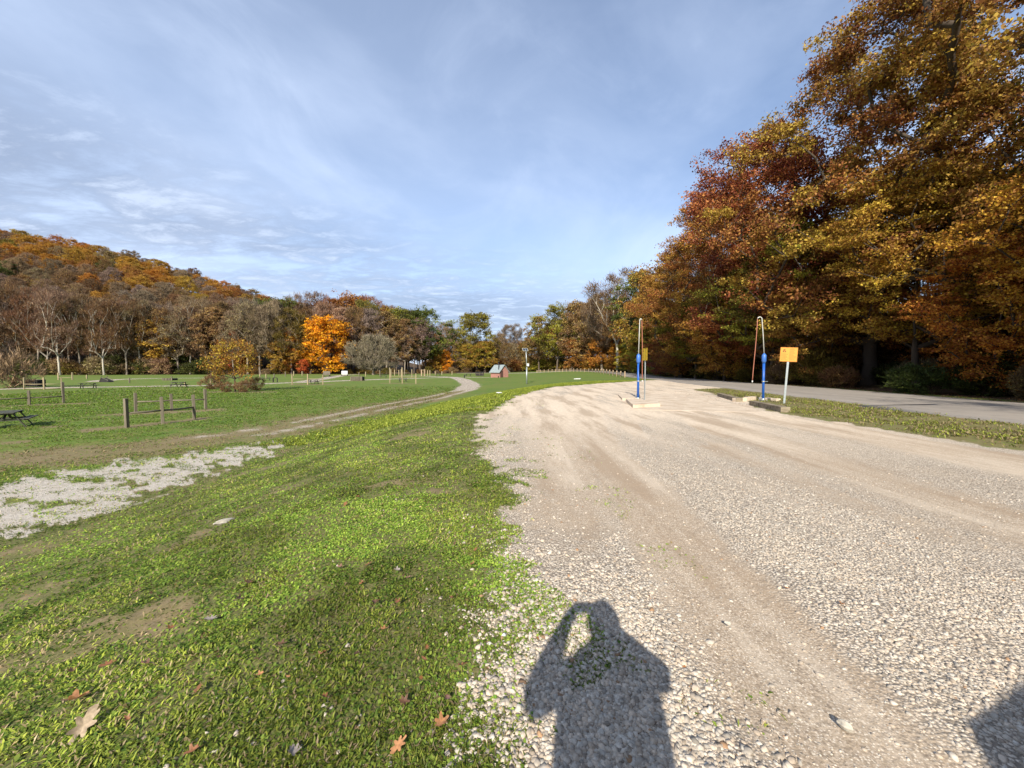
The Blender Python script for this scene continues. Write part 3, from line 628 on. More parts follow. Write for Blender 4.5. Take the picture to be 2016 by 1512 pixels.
def skeleton(gg, Ht, cb, Rr, prof, ncl, lean=0.0, fork=1.0, spread=0.4):
    ph = gg.uniform(0, 6.28, 6); 
    def rad(t, a):
        if prof == 'oak': b = np.sin(np.pi * np.clip(t * 0.86 + 0.10, 0, 1)) ** 0.55
        elif prof == 'round': b = np.sqrt(np.clip(1 - ((t - 0.48) / 0.56) ** 2, 0.02, 1))
        elif prof == 'cone': b = np.clip(1.05 - t, 0.03, 1) ** 0.75 * np.clip(t * 6 + .35, 0, 1)
        elif prof == 'vase': b = np.clip(t * 1.5 + 0.25, 0, 1) * np.clip((1.08 - t) * 3, 0, 1) ** 0.5
        else: b = np.sin(np.pi * np.clip(t * 0.9 + 0.07, 0, 1)) ** 0.7
        return Rr * b * (1 + 0.16 * np.sin(2 * a + ph[0]) + 0.15 * np.sin(3 * a + ph[1] + 4 * t) + 0.16 * np.sin(7 * t + ph[2] + a) + 0.10 * np.sin(15 * t + ph[3] + 5 * a))
    t = gg.random(ncl) ** 0.9; a = gg.uniform(0, 6.283, ncl)
    rho = rad(t, a) * (0.25 + 0.75 * gg.random(ncl) ** 0.45)
    c = np.stack([rho * np.cos(a), rho * np.sin(a), cb + t * (Ht - cb)], 1)
    ntk = max(6, int(Ht * 0.8)); top = cb + (Ht - cb) * 0.62 * fork
    tz = np.linspace(-0.3, top, ntk); wob = np.cumsum(gg.normal(0, 0.05 * Ht / ntk, (ntk, 2)), 0); wob -= wob[0]
    N = [np.array([wob[i, 0] + lean * tz[i] ** 2 / Ht, wob[i, 1], tz[i]]) for i in range(ntk)]
    par = [-1] + list(range(ntk - 1)); tips = np.zeros(ntk).tolist()
    c[:, 0] += lean * c[:, 2] ** 2 / Ht
    base = np.array([0, 0, cb]); order = np.argsort(np.linalg.norm(c - base, axis=1))
    tipidx = []
    for i in order:
        p = c[i]; A = np.array(N); d = np.linalg.norm(A - p, axis=1); hd = np.hypot(A[:, 0] - p[0], A[:, 1] - p[1])
        cost = d + 1.6 * np.maximum(0, A[:, 2] - (p[2] - spread * hd)) + 2.0 * np.maximum(0, cb * 0.8 - A[:, 2])
        j = int(np.argmin(cost)); q = N[j]; L = d[j]; ns = max(1, int(L / 1.3)); pj = j
        bendv = np.array([0, 0, 0.14 * L]) + gg.normal(0, 0.05 * L, 3)
        for s_ in range(1, ns + 1):
            f = s_ / ns; N.append(q + (p - q) * f + bendv * 4 * f * (1 - f) * (-0.5 if prof == 'droop' else 0.4) + (gg.normal(0, 0.05, 3) * (s_ < ns))); par.append(pj); pj = len(N) - 1
        tipidx.append(pj)
    N = np.array(N); par = np.array(par); cnt = np.zeros(len(N))
    for tpi in tipidx: cnt[tpi] += 1
    for i in range(len(N) - 1, 0, -1): cnt[par[i]] += max(cnt[i], 0.0)
    return N, par, np.maximum(cnt, 0.6), N[tipidx], ntk
def tubes(P0, P1, R0, R1, k):
    n = len(P0); d = P1 - P0; L = np.linalg.norm(d, axis=1, keepdims=True) + 1e-9; d = d / L
    up = np.where(np.abs(d[:, 2:3]) < 0.9, np.array([[0, 0, 1.0]]), np.array([[1.0, 0, 0]]))
    u = np.cross(d, up); u /= np.linalg.norm(u, axis=1, keepdims=True); v = np.cross(d, u)
    a = np.arange(k) * 2 * np.pi / k; ring = np.cos(a)[None, :, None] * u[:, None] + np.sin(a)[None, :, None] * v[:, None]
    P1e = P1 + d * R1[:, None] * 0.3
    A = P0[:, None] + ring * R0[:, None, None]; B = P1e[:, None] + ring * R1[:, None, None]
    Vv = np.concatenate([A, B], 1).reshape(-1, 3); i = np.arange(k); j = (i + 1) % k
    q = np.stack([i, j, j + k, i + k], 1); return Vv, (q[None] + (np.arange(n) * 2 * k)[:, None, None]).reshape(-1, 4)
def make_proto(seed, Ht, cb, Rr, prof, ncl, nleaf, ls, r0, clump=0.15, bare=0.0, lean=0.0, fork=1.0, spread=0.4, rt=0.02, flat=0.6, pw=0.5, twl=1.2, tww=0.035):
    gg = np.random.default_rng(seed)
    N, par, cnt, tips, ntk = skeleton(gg, Ht, cb, Rr, prof, ncl, lean, fork, spread)
    rad = rt * cnt ** pw; sc_ = r0 / rad[0] if rad[0] > 0 else 1
    rad = rt + (rad - rt) * (r0 - rt) / max(rad[0] - rt, 1e-6); rad = np.maximum(rad, rt)
    fl_ = N[:ntk, 2]; rad[:ntk] *= 1 + 0.5 * np.exp(-np.maximum(fl_, 0) / (0.03 * Ht + .2))
    e = np.arange(1, len(N)); P0, P1, R0, R1 = N[par[e]], N[e], rad[par[e]], rad[e]
    R0 = np.where((e >= ntk) & (par[e] < ntk), np.minimum(R0, R1 * 1.5), R0)
    big = R0 > 0.06
    Va, Fa = tubes(P0[big], P1[big], R0[big], R1[big], 7); Vb, Fb = tubes(P0[~big], P1[~big], R0[~big], R1[~big], 4)
    V_ = np.concatenate([Va, Vb]); F_ = np.concatenate([Fa, Fb + len(Va)])
    tme = np_mesh('trunk', V_, F_, M['bark'], smooth=True)
    nt_ = len(tips); cv = []; cf = []; cc = []
    if bare > 0:      # fine twigs: slender triangles fanning outwards and up
        n = int(nleaf * bare); k = gg.integers(0, nt_, n)
        p = tips[k] + gg.normal(0, Rr * clump * 0.6, (n, 3)) * np.array([1, 1, .8])
        ax = tips[k] - np.array([0, 0, cb]); ax /= np.linalg.norm(ax, axis=1, keepdims=True)
        d = ax * 0.8 + gg.normal(0, 0.55, (n, 3)) + np.array([0, 0, 0.35]); d /= np.linalg.norm(d, axis=1, keepdims=True)
        L = gg.uniform(0.4, 1.0, n)[:, None] * twl; s_ = np.cross(d, gg.normal(0, 1, (n, 3))); s_ /= np.linalg.norm(s_, axis=1, keepdims=True)
        v = np.stack([p - s_ * tww / 2, p + s_ * tww / 2, p + d * L * .6 + s_ * tww * .3 + gg.normal(0, .05, (n, 3)), p + d * L], 1)
        cv.append(v.reshape(-1, 3)); cr = gg.random(nt_)[k]; col = np.ones((n, 4, 4)); col[..., 0] = (cr * 0.3)[:, None]; col[..., 1] = gg.random(n)[:, None] * .7
        cf.append((np.arange(n) * 4)[:, None] + np.array([0, 1, 2, 3])); cc.append(col.reshape(-1, 4)); 
    n = int(nleaf * (1 - bare))
    if n > 0:
        wgt = gg.uniform(0.4, 1.4, nt_); wgt /= wgt.sum(); k = gg.choice(nt_, n, p=wgt)
        csz = gg.uniform(0.7, 1.3, nt_)[k][:, None]
        # sub-sprays inside each clump
        sub = gg.normal(0, 1, (nt_, 9, 3)); si = gg.integers(0, 9, n)
        p = tips[k] + (sub[k, si] * 0.72 + gg.normal(0, 0.34, (n, 3))) * np.array([1, 1, flat]) * Rr * clump * csz
        nrm = gg.normal(0, 1, (n, 3)) + np.array([0, 0, 0.7]); nrm /= np.linalg.norm(nrm, axis=1, keepdims=True)
        s_ = np.cross(nrm, gg.normal(0, 1, (n, 3))); s_ /= np.linalg.norm(s_, axis=1, keepdims=True); t_ = np.cross(nrm, s_)
        L = (gg.uniform(0.6, 1.3, n) * ls)[:, None]; W = L * gg.uniform(0.5, 0.8, (n, 1))
        v = np.stack([p - s_ * L / 2, p - t_ * W / 2 + nrm * L * .08, p + s_ * L / 2, p + t_ * W / 2 + nrm * L * .08], 1)
        off = len(cv[0]) if cv else 0
        cv.append(v.reshape(-1, 3)); cr = np.clip(gg.random(nt_)[k] + gg.normal(0, .06, n), 0, 1); col = np.ones((n, 4, 4)); col[..., 0] = cr[:, None]; col[..., 1] = gg.random(n)[:, None]
        cf.append((np.arange(n) * 4)[:, None] + np.array([0, 1, 2, 3]) + off); cc.append(col.reshape(-1, 4))
    cme = np_mesh('crown', np.concatenate(cv), np.concatenate(cf), M['leaf'] if bare < 0.9 else M['twig'], np.concatenate(cc))
    return dict(trunk=tme, crown=cme, H=Ht)
PROTO = {
 # near, dense
 'oakA': make_proto(1, 30, 4.5, 9.6, 'oak', 290, 135000, 0.19, 0.50, 0.088, flat=.6),
 'oakB': make_proto(2, 27, 3.5, 8.8, 'round', 290, 120000, 0.20, 0.42, 0.10, flat=.6),
 'oakC': make_proto(3, 24, 2.5, 8.0, 'oak', 260, 105000, 0.21, 0.36, 0.115, flat=.55),
 'mapleN': make_proto(4, 14, 3.2, 5.2, 'round', 170, 62000, 0.165, 0.18, 0.13, flat=.4),
 'mapleM': make_proto(5, 11, 1.0, 4.6, 'oak', 130, 42000, 0.165, 0.14, 0.14, flat=.4),
 # distant
 'farA': make_proto(11, 22, 5, 7.2, 'oak', 130, 22000, 0.38, 0.30, 0.15),
 'farB': make_proto(12, 20, 4, 6.6, 'round', 120, 20000, 0.38, 0.28, 0.16),
 'farC': make_proto(13, 24, 6, 6.4, 'else', 120, 17000, 0.38, 0.30, 0.14),
 'farM': make_proto(44, 15, 1.0, 4.7, 'round', 120, 17000, 0.36, 0.22, 0.16, flat=.7),
 'thin': make_proto(15, 24, 7, 6.6, 'oak', 150, 11000, 0.36, 0.30, 0.13, bare=.55, spread=.6, tww=.05, rt=.03),
 'bareA': make_proto(21, 25, 8, 6.8, 'vase', 210, 15000, 0.3, 0.34, 0.12, bare=.86, spread=.75, tww=.05, rt=.035, twl=1.5),
 'bareB': make_proto(22, 22, 6, 6.2, 'oak', 190, 14000, 0.3, 0.28, 0.12, bare=.90, spread=.8, tww=.05, rt=.035, twl=1.5),
 'sycA': make_proto(23, 27, 9, 7.6, 'vase', 100, 9500, 0.32, 0.34, 0.14, bare=.7, spread=2.0, rt=.035, tww=.05, twl=1.6, pw=.58, lean=.06),
 'sycB': make_proto(24, 25, 7, 7.0, 'oak', 90, 9500, 0.32, 0.32, 0.14, bare=.7, spread=1.6, rt=.035, tww=.05, twl=1.6, pw=.58, lean=-.07),
 'spread': make_proto(25, 13, 2.2, 7.6, 'oak', 260, 15000, 0.2, 0.35, 0.10, bare=1.0, spread=1.1, tww=.045, rt=.03, twl=1.4, fork=.35),
 'sapling': make_proto(26, 6.6, 2.0, 3.0, 'round', 90, 5200, 0.20, 0.09, 0.17, flat=.7, fork=.4, bare=.12, tww=.02, twl=.7),
 'shrubN': make_proto(31, 3.4, 0.1, 2.2, 'round', 70, 9000, 0.14, 0.05, 0.2, fork=.4, bare=.35, twl=.8, tww=.015, rt=.012),
 'shrubF': make_proto(32, 5.0, 0.1, 3.4, 'round', 60, 4200, 0.32, 0.08, 0.2, fork=.4, bare=.35, twl=1.2, tww=.04, rt=.02),
 'shrubB': make_proto(33, 4.6, 0.1, 3.0, 'vase', 90, 2600, 0.2, 0.07, 0.15, fork=.3, bare=.93, twl=1.2, tww=.03, rt=.02),
}
BARK = {'dark': (0.085, 0.065, 0.048, 1), 'grey': (0.30, 0.25, 0.19, 1), 'pale': (0.52, 0.47, 0.38, 1), 'mid': (0.13, 0.10, 0.075, 1)}
COL = dict(rust=(0.30, 0.125, 0.034), gold=(0.56, 0.235, 0.014), olive=(0.17, 0.125, 0.022), green=(0.075, 0.088, 0.02), red=(0.26, 0.075, 0.035),
           brown=(0.23, 0.13, 0.055), twig=(0.30, 0.205, 0.115), grey=(0.29, 0.215, 0.155), yellowgreen=(0.33, 0.28, 0.035), orange=(0.38, 0.155, 0.025), amber=(0.36, 0.19, 0.032), pinkred=(0.50, 0.11, 0.035))
NAMES = {'oakA': 'oak_tree', 'oakB': 'oak_tree', 'oakC': 'oak_tree', 'mapleN': 'maple_tree', 'mapleM': 'maple_tree', 'farA': 'oak_tree', 'farB': 'oak_tree', 'farC': 'hickory_tree', 'farM': 'maple_tree', 'thin': 'thinning_tree',
         'bareA': 'bare_tree', 'bareB': 'bare_tree', 'sycA': 'sycamore_tree', 'sycB': 'sycamore_tree', 'spread': 'bare_tree', 'sapling': 'young_tree', 'shrubN': 'shrub', 'shrubF': 'shrub', 'shrubB': 'shrub'}
def tree(kind, x, y, h, color, alpha=0.0, bark='mid', label=None, group=None, wid=1.0, cat=None, z=None):
    p = PROTO[kind]; s = h / p['H']; j = lambda v: v * rnd.uniform(.9, 1.1)
    e = empty(NAMES[kind], (x, y, (Hs(x, y) if z is None else z) - 0.05), rnd.uniform(0, 6.28), label, cat or ('shrub' if 'shrub' in kind else 'tree'), group)
    e.scale = (s * wid, s * wid, s)
    t = link('trunk', p['trunk'], e); t.color = BARK[bark]
    c = link('crown', p['crown'], e); cc = COL[color]; c.color = (j(cc[0]), j(cc[1]), j(cc[2]), alpha)
    return e
ULM = [(-60, 'left of the frame edge'), (25, 'above the leafless shrub'), (60, 'above the dark bin'), (110, 'above the second left rail'), (160, 'left of the leaning frame'), (205, 'above the leaning frame'), (260, 'left of the dark golden tree'), (320, 'by the dark golden tree'), (370, 'right of the dark golden tree'), (420, 'left of the young tree'), (462, 'above the young tree'), (510, 'right of the young tree'), (550, 'by the dark green trees'), (600, 'left of the golden maple'), (645, 'behind the golden maple'), (700, 'above the palisade bin'), (735, 'behind the spreading bare tree'), (790, 'above the tall pale rail'), (840, 'by the round olive tree'), (880, 'by the small golden tree'), (940, 'behind the restroom'), (1000, 'right of the restroom'), (1036, 'by the solar pole'), (1080, 'above the left end of the fence'), (1130, 'above the fallen slab'), (1180, 'above the fence bend'), (1230, 'above the fence end'), (1262, 'behind the near pump'), (1320, 'right of the near pump'), (1400, 'between the two pumps'), (1500, 'behind the far pump'), (1547, 'behind the orange sign'), (1640, 'right of the orange sign'), (1760, 'above the right part of the road'), (1880, 'near the right edge'), (1990, 'at the right edge'), (2100, 'past the right edge')]
def near(x, y):
    u = CU + FPX * x / y
    return min(ULM, key=lambda q: abs(q[0] - u))[1]
CNAME = dict(rust='rust brown', gold='golden', olive='olive', green='dark green', red='dark red', brown='dull brown', twig='tan brown', grey='grey', yellowgreen='yellow green', orange='orange', amber='amber', pinkred='coral')
KNAME = dict(bareA='leafless', bareB='bare', thin='sparse', farA='full', farB='rounded', farC='tall', oakA='broad', oakB='broad', oakC='broad')
G_R, G_RB = 'autumn trees along the right side of the road', 'trees standing deeper in the woods on the right'
# front row on the right
for a in [
 ('oakA', 32.5, 23.5, 34, 'rust', .3, 'dark', 'tallest rust brown oak, its crown cut off by the top right corner'),
 ('oakB', 31.5, 34, 30.5, 'rust', .5, 'dark', 'tall oak with mixed amber and olive leaves beside the tallest one'),
 ('oakC', 29.8, 45, 27.5, 'red', .1, 'dark', 'dark red oak whose crown edge sticks out into the blue sky'),
 ('oakB', 31, 58, 27, 'rust', .35, 'dark', 'olive and brown oak just left of the dark red one'),
 ('oakC', 33, 75, 25, 'rust', .35, 'mid', 'amber oak behind the yellow sign and near pump'),
 ('farA', 36, 95, 26, 'rust', .35, 'mid', 'rounded rust tree above the end of the rail fence'),
 ('farC', 38.5, 118, 30, 'green', .3, 'mid', 'green crowned tree standing above its neighbours right of the pale sycamore'),
 ('sycA', 38, 138, 35, 'brown', .1, 'pale', 'white limbed sycamore rising above the right tree line'),
 ('bareA', 37, 158, 31, 'twig', 0, 'grey', 'grey bare tree left of the white limbed sycamore'),
 ('farB', 32, 178, 31, 'brown', .2, 'mid', 'brown tree left of the grey bare tree behind the fence'),
 ('farA', 22, 188, 31, 'olive', .6, 'mid', 'green and rust round tree at the left end of the right woods'),
 ('farC', 14, 200, 28, 'brown', .3, 'mid', 'brown tree at the gap end of the right woods')]:
    tree(*a[:7], a[7], G_R)
for a in [
 ('mapleN', 27.6, 17.5, 12, 'orange', .1, 'dark', 'bright orange maple low at the right edge'),
 ('mapleM', 27.2, 21.6, 8.5, 'orange', .05, 'dark', 'low vivid orange maple over the verge at the right edge'),
 ('mapleN', 28.4, 27, 15, 'amber', .35, 'dark', 'amber maple reaching toward the road behind the orange sign'),
 ('mapleM', 28.6, 36.5, 10, 'rust', .3, 'dark', 'low rust maple at the road edge right of the far pump'),
 ('mapleN', 28.3, 42, 16, 'olive', .8, 'dark', 'yellow green maple with a low lit branch over the road'),
 ('mapleM', 28.2, 51, 12, 'amber', .3, 'dark', 'amber maple at the road edge left of the far pump'),
 ('mapleN', 29.5, 62, 12.5, 'olive', .6, 'mid', 'olive maple behind the near pump'),
 ('mapleM', 30.6, 72, 10, 'rust', .2, 'mid', 'low rust maple behind the yellow sign'),
 ('mapleM', 32.5, 84, 8, 'red', 0, 'mid', 'small red maple right behind the fence end'),
 ('mapleN', 33.5, 97, 12, 'yellowgreen', .5, 'mid', 'yellow green maple over the fence near its end'),
 ('mapleM', 36.2, 112, 9, 'orange', .2, 'mid', 'low orange maple over the middle of the fence'),
 ('mapleM', 38, 126, 10, 'yellowgreen', .3, 'mid', 'low yellow green maple behind the fence middle'),
 ('mapleM', 39, 143, 10, 'orange', .1, 'mid', 'orange maple with layered branches behind the fence'),
 ('farM', 35, 160, 13, 'orange', 0, 'mid', 'orange maple behind the left half of the fence'),
 ('farM', 27, 174, 14, 'rust', .2, 'mid', 'rust maple behind the left end of the fence')]:
    tree(*a[:7], a[7], 'low maples at the edge of the right woods')
tree('bareA', 39, 71, 30, 'grey', 0, 'grey', 'bare grey topped tree poking above the right woods', G_R)
k = 0
for row, (ox, hs_) in enumerate(((11, 27), (21, 27), (33, 28))):
    for yy in range(8, 215, 14 + 4 * row):
        bx = float(ip(yy, RD_L)) + 9 + ox + rnd.uniform(-2, 2); y_ = yy + rnd.uniform(-3, 3)
        hh = ip(y_, [(0, 20), (30, 21), (60, 18), (90, 17), (140, 24), (200, 24)]) + rnd.uniform(-2, 2)
        kd = rnd.choice(['farA', 'farB', 'oakC', 'farC', 'bareB']); colr = rnd.choice(['rust', 'olive', 'brown', 'amber', 'rust'])
        if kd == 'bareB': colr = 'twig'
        if y_ < 55 and kd.startswith('far'): kd = 'oakC'
        tree(kd, bx, y_, float(hh), colr, rnd.uniform(0, .5), 'dark', '%s %s tree in the %s row, %s' % (KNAME[kd], CNAME[colr], ('second', 'third', 'rearmost')[row], near(bx, y_)), G_RB)
# woods beside and behind the photographer, which shade the roadside
for (xx, yy, hh) in ((29, -32, 25), (27.5, -18, 27), (33, -8, 28), (26.5, -3, 24), (34, 6, 28), (30.5, 6.5, 25), (40, -20, 28), (42, 0, 28), (25.8, -11, 29), (26.2, -24, 30)):
    tree('oakC', xx, yy, hh, 'rust', .4, 'dark', 'oak beside the road, standing wholly right of the frame', 'oaks right of the frame')
# understorey on the right
for i in range(64):
    yy = 11 + 105 * (i / 64) ** 1.25 + rnd.uniform(-1, 1); bx = float(ip(yy, RD_L)) + 9.6 + rnd.choice([0, 1.2, 3.5, 6, 9]) + rnd.uniform(-.6, .8)
    cl_ = rnd.choice(['green', 'olive', 'brown', 'green', 'yellowgreen', 'twig']); hh = (rnd.uniform(.8, 1.9) if yy < 32 else rnd.uniform(1.2, 3.2) if yy < 60 else rnd.uniform(1.6, 4.2)); cl_ = rnd.choice(['brown', 'twig', 'olive', 'green']) if yy < 32 else cl_
    tree('shrubN' if yy < 60 else 'shrubF', bx, yy, hh, cl_, .2, 'dark', '%s %s shrub under the right woods, %s' % ('knee high' if hh < 2 else 'tall' if hh > 3 else 'tangled', CNAME[cl_], near(bx, yy)), 'roadside shrubs', rnd.uniform(.9, 1.4))
# low growth and rear trees closing the woods behind the fence and deep on the right
for i in range(46):
    f = i / 46; yy = 118 + 100 * f; bx = float(np.interp(yy, [118, 150, 175, 195, 218], [41, 40, 33, 22, 8])) + rnd.uniform(0, 10)
    cl_ = rnd.choice(['green', 'olive', 'brown', 'amber', 'yellowgreen', 'rust']); tree('shrubF', bx, yy + rnd.uniform(-2, 3), rnd.uniform(3, 6.5), cl_, .3, 'dark', '%s shrub thicket behind the rail fence, %s' % (CNAME[cl_], near(bx, yy)), 'shrub thicket behind the fence', 1.3)
for i in range(26):
    yy = rnd.uniform(205, 262); u_ = 860 + 330 * (i + rnd.random()) / 26; bx = (u_ - CU) / FPX * yy; cl_ = rnd.choice(['olive', 'brown', 'amber', 'rust', 'twig']); kd = rnd.choice(['farB', 'farA', 'thin', 'bareB'])
    vt_ = np.interp(u_, [860, 900, 1030, 1060, 1190], [655, 668, 678, 650, 590]); hh = (HV - vt_) / FPX * yy + CZ - Hs(bx, yy)
    tree(kd, bx, yy, float(hh) * rnd.uniform(.86, 1.05), cl_ if kd != 'bareB' else 'twig', .3, 'mid', '%s %s tree closing the valley gap, %s' % (KNAME[kd], CNAME[cl_], near(bx, yy)), 'trees closing the valley gap')
for i in range(44):
    yy = rnd.uniform(225, 268); u_ = 845 + 240 * (i + rnd.random()) / 44; bx = (u_ - CU) / FPX * yy; cl_ = rnd.choice(['olive', 'brown', 'twig', 'rust'])
    tree('shrubF', bx, yy, rnd.uniform(5, 8), cl_, .3, 'dark', '%s thicket far down the valley, %s' % (CNAME[cl_], near(bx, yy)), 'thicket at the far end of the valley', 1.5)
for i in range(40):
    f = i / 40; yy = 2 + 110 * f ** 1.2; bx = float(ip(yy, RD_L)) + 9.5 + rnd.uniform(9, 26); cl_ = rnd.choice(['green', 'olive', 'brown', 'green', 'rust'])
    tree('shrubF', bx, yy, rnd.uniform(3, 6.5), cl_, .2, 'dark', '%s undergrowth deep in the right woods, %s' % (CNAME[cl_], near(bx, yy)), 'undergrowth deep in the right woods', 1.5)
# left forest edge ------------------------------------------------------------
def px(u, y): return (u - CU) / FPX * y
def hgt(v, x, y): return (HV - v) / FPX * y + CZ - Hs(x, y)
def tp(kind, u, y, vtop, color, alpha=0, bark='mid', label=None, group=None, wid=1.0, **kw):
    x_ = px(u, y); return tree(kind, x_, y, hgt(vtop, x_, y), color, alpha, bark, label, group, wid, **kw)
G_L = 'trees on the far edge of the meadow'
for a in [
 ('farM', 645, 158, 628, 'gold', 0, 'mid', 'brightest golden yellow maple in the middle of the tree line', 1.25),
 ('farM', 612, 164, 640, 'amber', .2, 'mid', 'duller amber tree touching the left of the golden maple', 1.0),
 ('farM', 320, 156, 628, 'amber', .2, 'dark', 'dark golden tree low in front of the left hillside', 1.25),
 ('farM', 462, 162, 634, 'pinkred', 0, 'mid', 'small coral red tree top above the yellow leaved young tree', .8),
 ('farM', 550, 158, 672, 'amber', .3, 'mid', 'amber tree left of the golden maple, half its height', 1.1),
 ('farM', 575, 163, 648, 'orange', .1, 'mid', 'orange tree beneath the dark green crown', .9),
 ('farM', 598, 155, 708, 'pinkred', 0, 'mid', 'tiny coral red maple left of the golden maple foot', 1.2),
 ('farB', 545, 172, 590, 'green', .2, 'dark', 'dark green dense tree standing out of the brown line', 1.0),
 ('farB', 575, 178, 600, 'green', .2, 'dark', 'dark green tree right beside the denser green one', .9),
 ('sycA', 615, 182, 580, 'brown', .1, 'pale', 'white trunked sycamore behind the golden maple', 1.0),
 ('sycB', 655, 186, 585, 'rust', .1, 'pale', 'pale forked sycamore with rust leaves right above the golden maple', 1.1),
 ('farA', 690, 188, 586, 'rust', .2, 'mid', 'rust crowned oak right of the pale forked sycamore', 1.0),
 ('thin', 725, 190, 588, 'rust', .3, 'mid', 'thinning rust tree with sky showing through its crown', 1.0),
 ('farA', 760, 188, 612, 'rust', .5, 'mid', 'low rust tree at the notch of the tree line', 1.1),
 ('farB', 800, 186, 611, 'green', .5, 'dark', 'broad green brown tree left of the round dark one', 1.1),
 ('farA', 838, 184, 613, 'green', .4, 'dark', 'round dark olive tree ending the tall tree line', 1.1),
 ('thin', 815, 176, 640, 'grey', 0, 'mid', 'half bare brown tree in front of the round dark one', 1.0),
 ('bareB', 780, 176, 650, 'twig', 0, 'mid', 'half bare tree behind the spreading bare tree', 1.0),
 ('spread', 735, 140, 664, 'grey', 0, 'grey', 'leafless spreading tree alone at the meadow edge', 1.0),
 ('farM', 878, 190, 690, 'gold', 0, 'mid', 'small golden tree left of the round olive tree foot', .9),
 ('farM', 858, 188, 685, 'amber', .3, 'mid', 'small amber tree beside the small golden one', 1.0),
 ('bareB', 880, 230, 640, 'twig', .1, 'grey', 'pale bare topped tree behind the small golden trees', .9),
 ('thin', 905, 235, 650, 'olive', .1, 'mid', 'sparse olive tree left of the tall round one', .9),
 ('farB', 938, 205, 617, 'olive', .5, 'mid', 'tall round olive tree standing alone behind the restroom', .95),
 ('farB', 915, 198, 678, 'amber', .6, 'mid', 'lower golden olive tree at the left foot of the tall round one', 1.1),
 ('farB', 955, 200, 672, 'amber', .7, 'mid', 'lower olive gold tree right behind the restroom', 1.1),
 ('thin', 975, 215, 668, 'olive', .3, 'mid', 'thin olive tree right of the restroom vent pipe', .9),
 ('bareA', 1005, 240, 642, 'grey', 0, 'grey', 'hazy grey bare tree in the gap of the valley', 1.0),
 ('bareB', 985, 236, 660, 'twig', 0, 'grey', 'bare tree left of the hazy grey one', 1.0),
 ('bareB', 1022, 238, 672, 'twig', 0, 'grey', 'bare tree right of the hazy grey one', 1.0),
 ('thin', 1035, 225, 672, 'olive', .2, 'mid', 'thin olive tree right behind the solar pole', .9)]:
    tp(a[0], a[1], a[2], a[3], a[4], a[5], a[6], a[7], G_L, a[8])
# pale sycamores along the left tree line
for i, (u, y_, v, kd, cl_) in enumerate([(20, 158, 560, 'sycB', 'brown'), (75, 156, 575, 'sycA', 'brown'), (118, 152, 570, 'sycB', 'twig'), (160, 158, 585, 'sycA', 'brown'), (205, 154, 590, 'sycB', 'brown'), (250, 160, 585, 'sycA', 'brown'),
        (375, 164, 590, 'sycA', 'twig'), (410, 176, 590, 'sycB', 'twig'), (455, 178, 592, 'sycA', 'grey'), (500, 176, 590, 'sycB', 'grey'), (-40, 160, 560, 'sycA', 'brown'), (48, 164, 572, 'sycA', 'twig'), (96, 161, 580, 'sycB', 'brown'), (139, 163, 582, 'sycA', 'twig'), (182, 162, 592, 'sycA', 'twig'), (228, 163, 592, 'sycB', 'twig'), (278, 163, 596, 'sycA', 'twig'), (345, 168, 598, 'sycB', 'grey')]):
    y_ -= 13 if u < 300 else 8
    tp(kd, u, y_, v, cl_, 0, 'pale' if i % 2 == 0 else 'grey', 'tall pale barked sycamore with thin %s leaves, %s' % (CNAME[cl_], near(px(u, y_), y_)), 'pale barked sycamores on the left', .72)
# belt filler
for row, dy in enumerate((7, 17, 29)):
    u = -150
    while u < 905:
        u += rnd.uniform(24, 38); x0 = px(u, 155); ye = float(ip(x0, EDGE)); y_ = ye + dy + rnd.uniform(-3, 3); x0 = px(u, y_)
        if u > 840: continue
        vt = ip(u, [(-150, 560), (0, 575), (250, 598), (450, 600), (560, 596), (640, 600), (720, 598), (850, 630)]) + rnd.uniform(0, 22) - 4 * row
        kd = rnd.choice(['bareA', 'bareB', 'thin', 'bareA', 'bareB', 'farC' if u > 400 else 'bareB']); cl_ = rnd.choice(['twig', 'brown', 'twig', 'grey', 'olive' if u > 400 else 'twig'])
        tree(kd, x0, y_, float(hgt(vt, x0, y_)), cl_, rnd.uniform(0, .2), rnd.choice(['grey', 'mid', 'grey']), '%s %s tree in the %s of the belt, %s' % (KNAME[kd], CNAME[cl_], ('front', 'middle', 'rear')[row], near(x0, y_)), 'nearly bare trees in the belt behind the meadow', rnd.uniform(.8, 1.05))
# understorey left
u = -120
while u < 1040:
    u += rnd.uniform(10, 20) if u < 420 else rnd.uniform(14, 26); x0 = px(u, 155); ye = float(ip(x0, EDGE)); y_ = ye + rnd.uniform(-1, 9); x0 = px(u, y_)
    cl_ = rnd.choice(['green', 'olive', 'brown', 'twig', 'green']) if u < 420 else rnd.choice(['brown', 'twig', 'olive'])
    tree('shrubF', x0, y_, rnd.uniform(3.2, 7.0) if u < 420 else rnd.uniform(1.2, 3.0), cl_, .2, 'dark', 'low %s shrub across the meadow, %s' % (CNAME[cl_], near(x0, y_)), 'shrubs at the far side of the meadow', rnd.uniform(.9, 1.5))
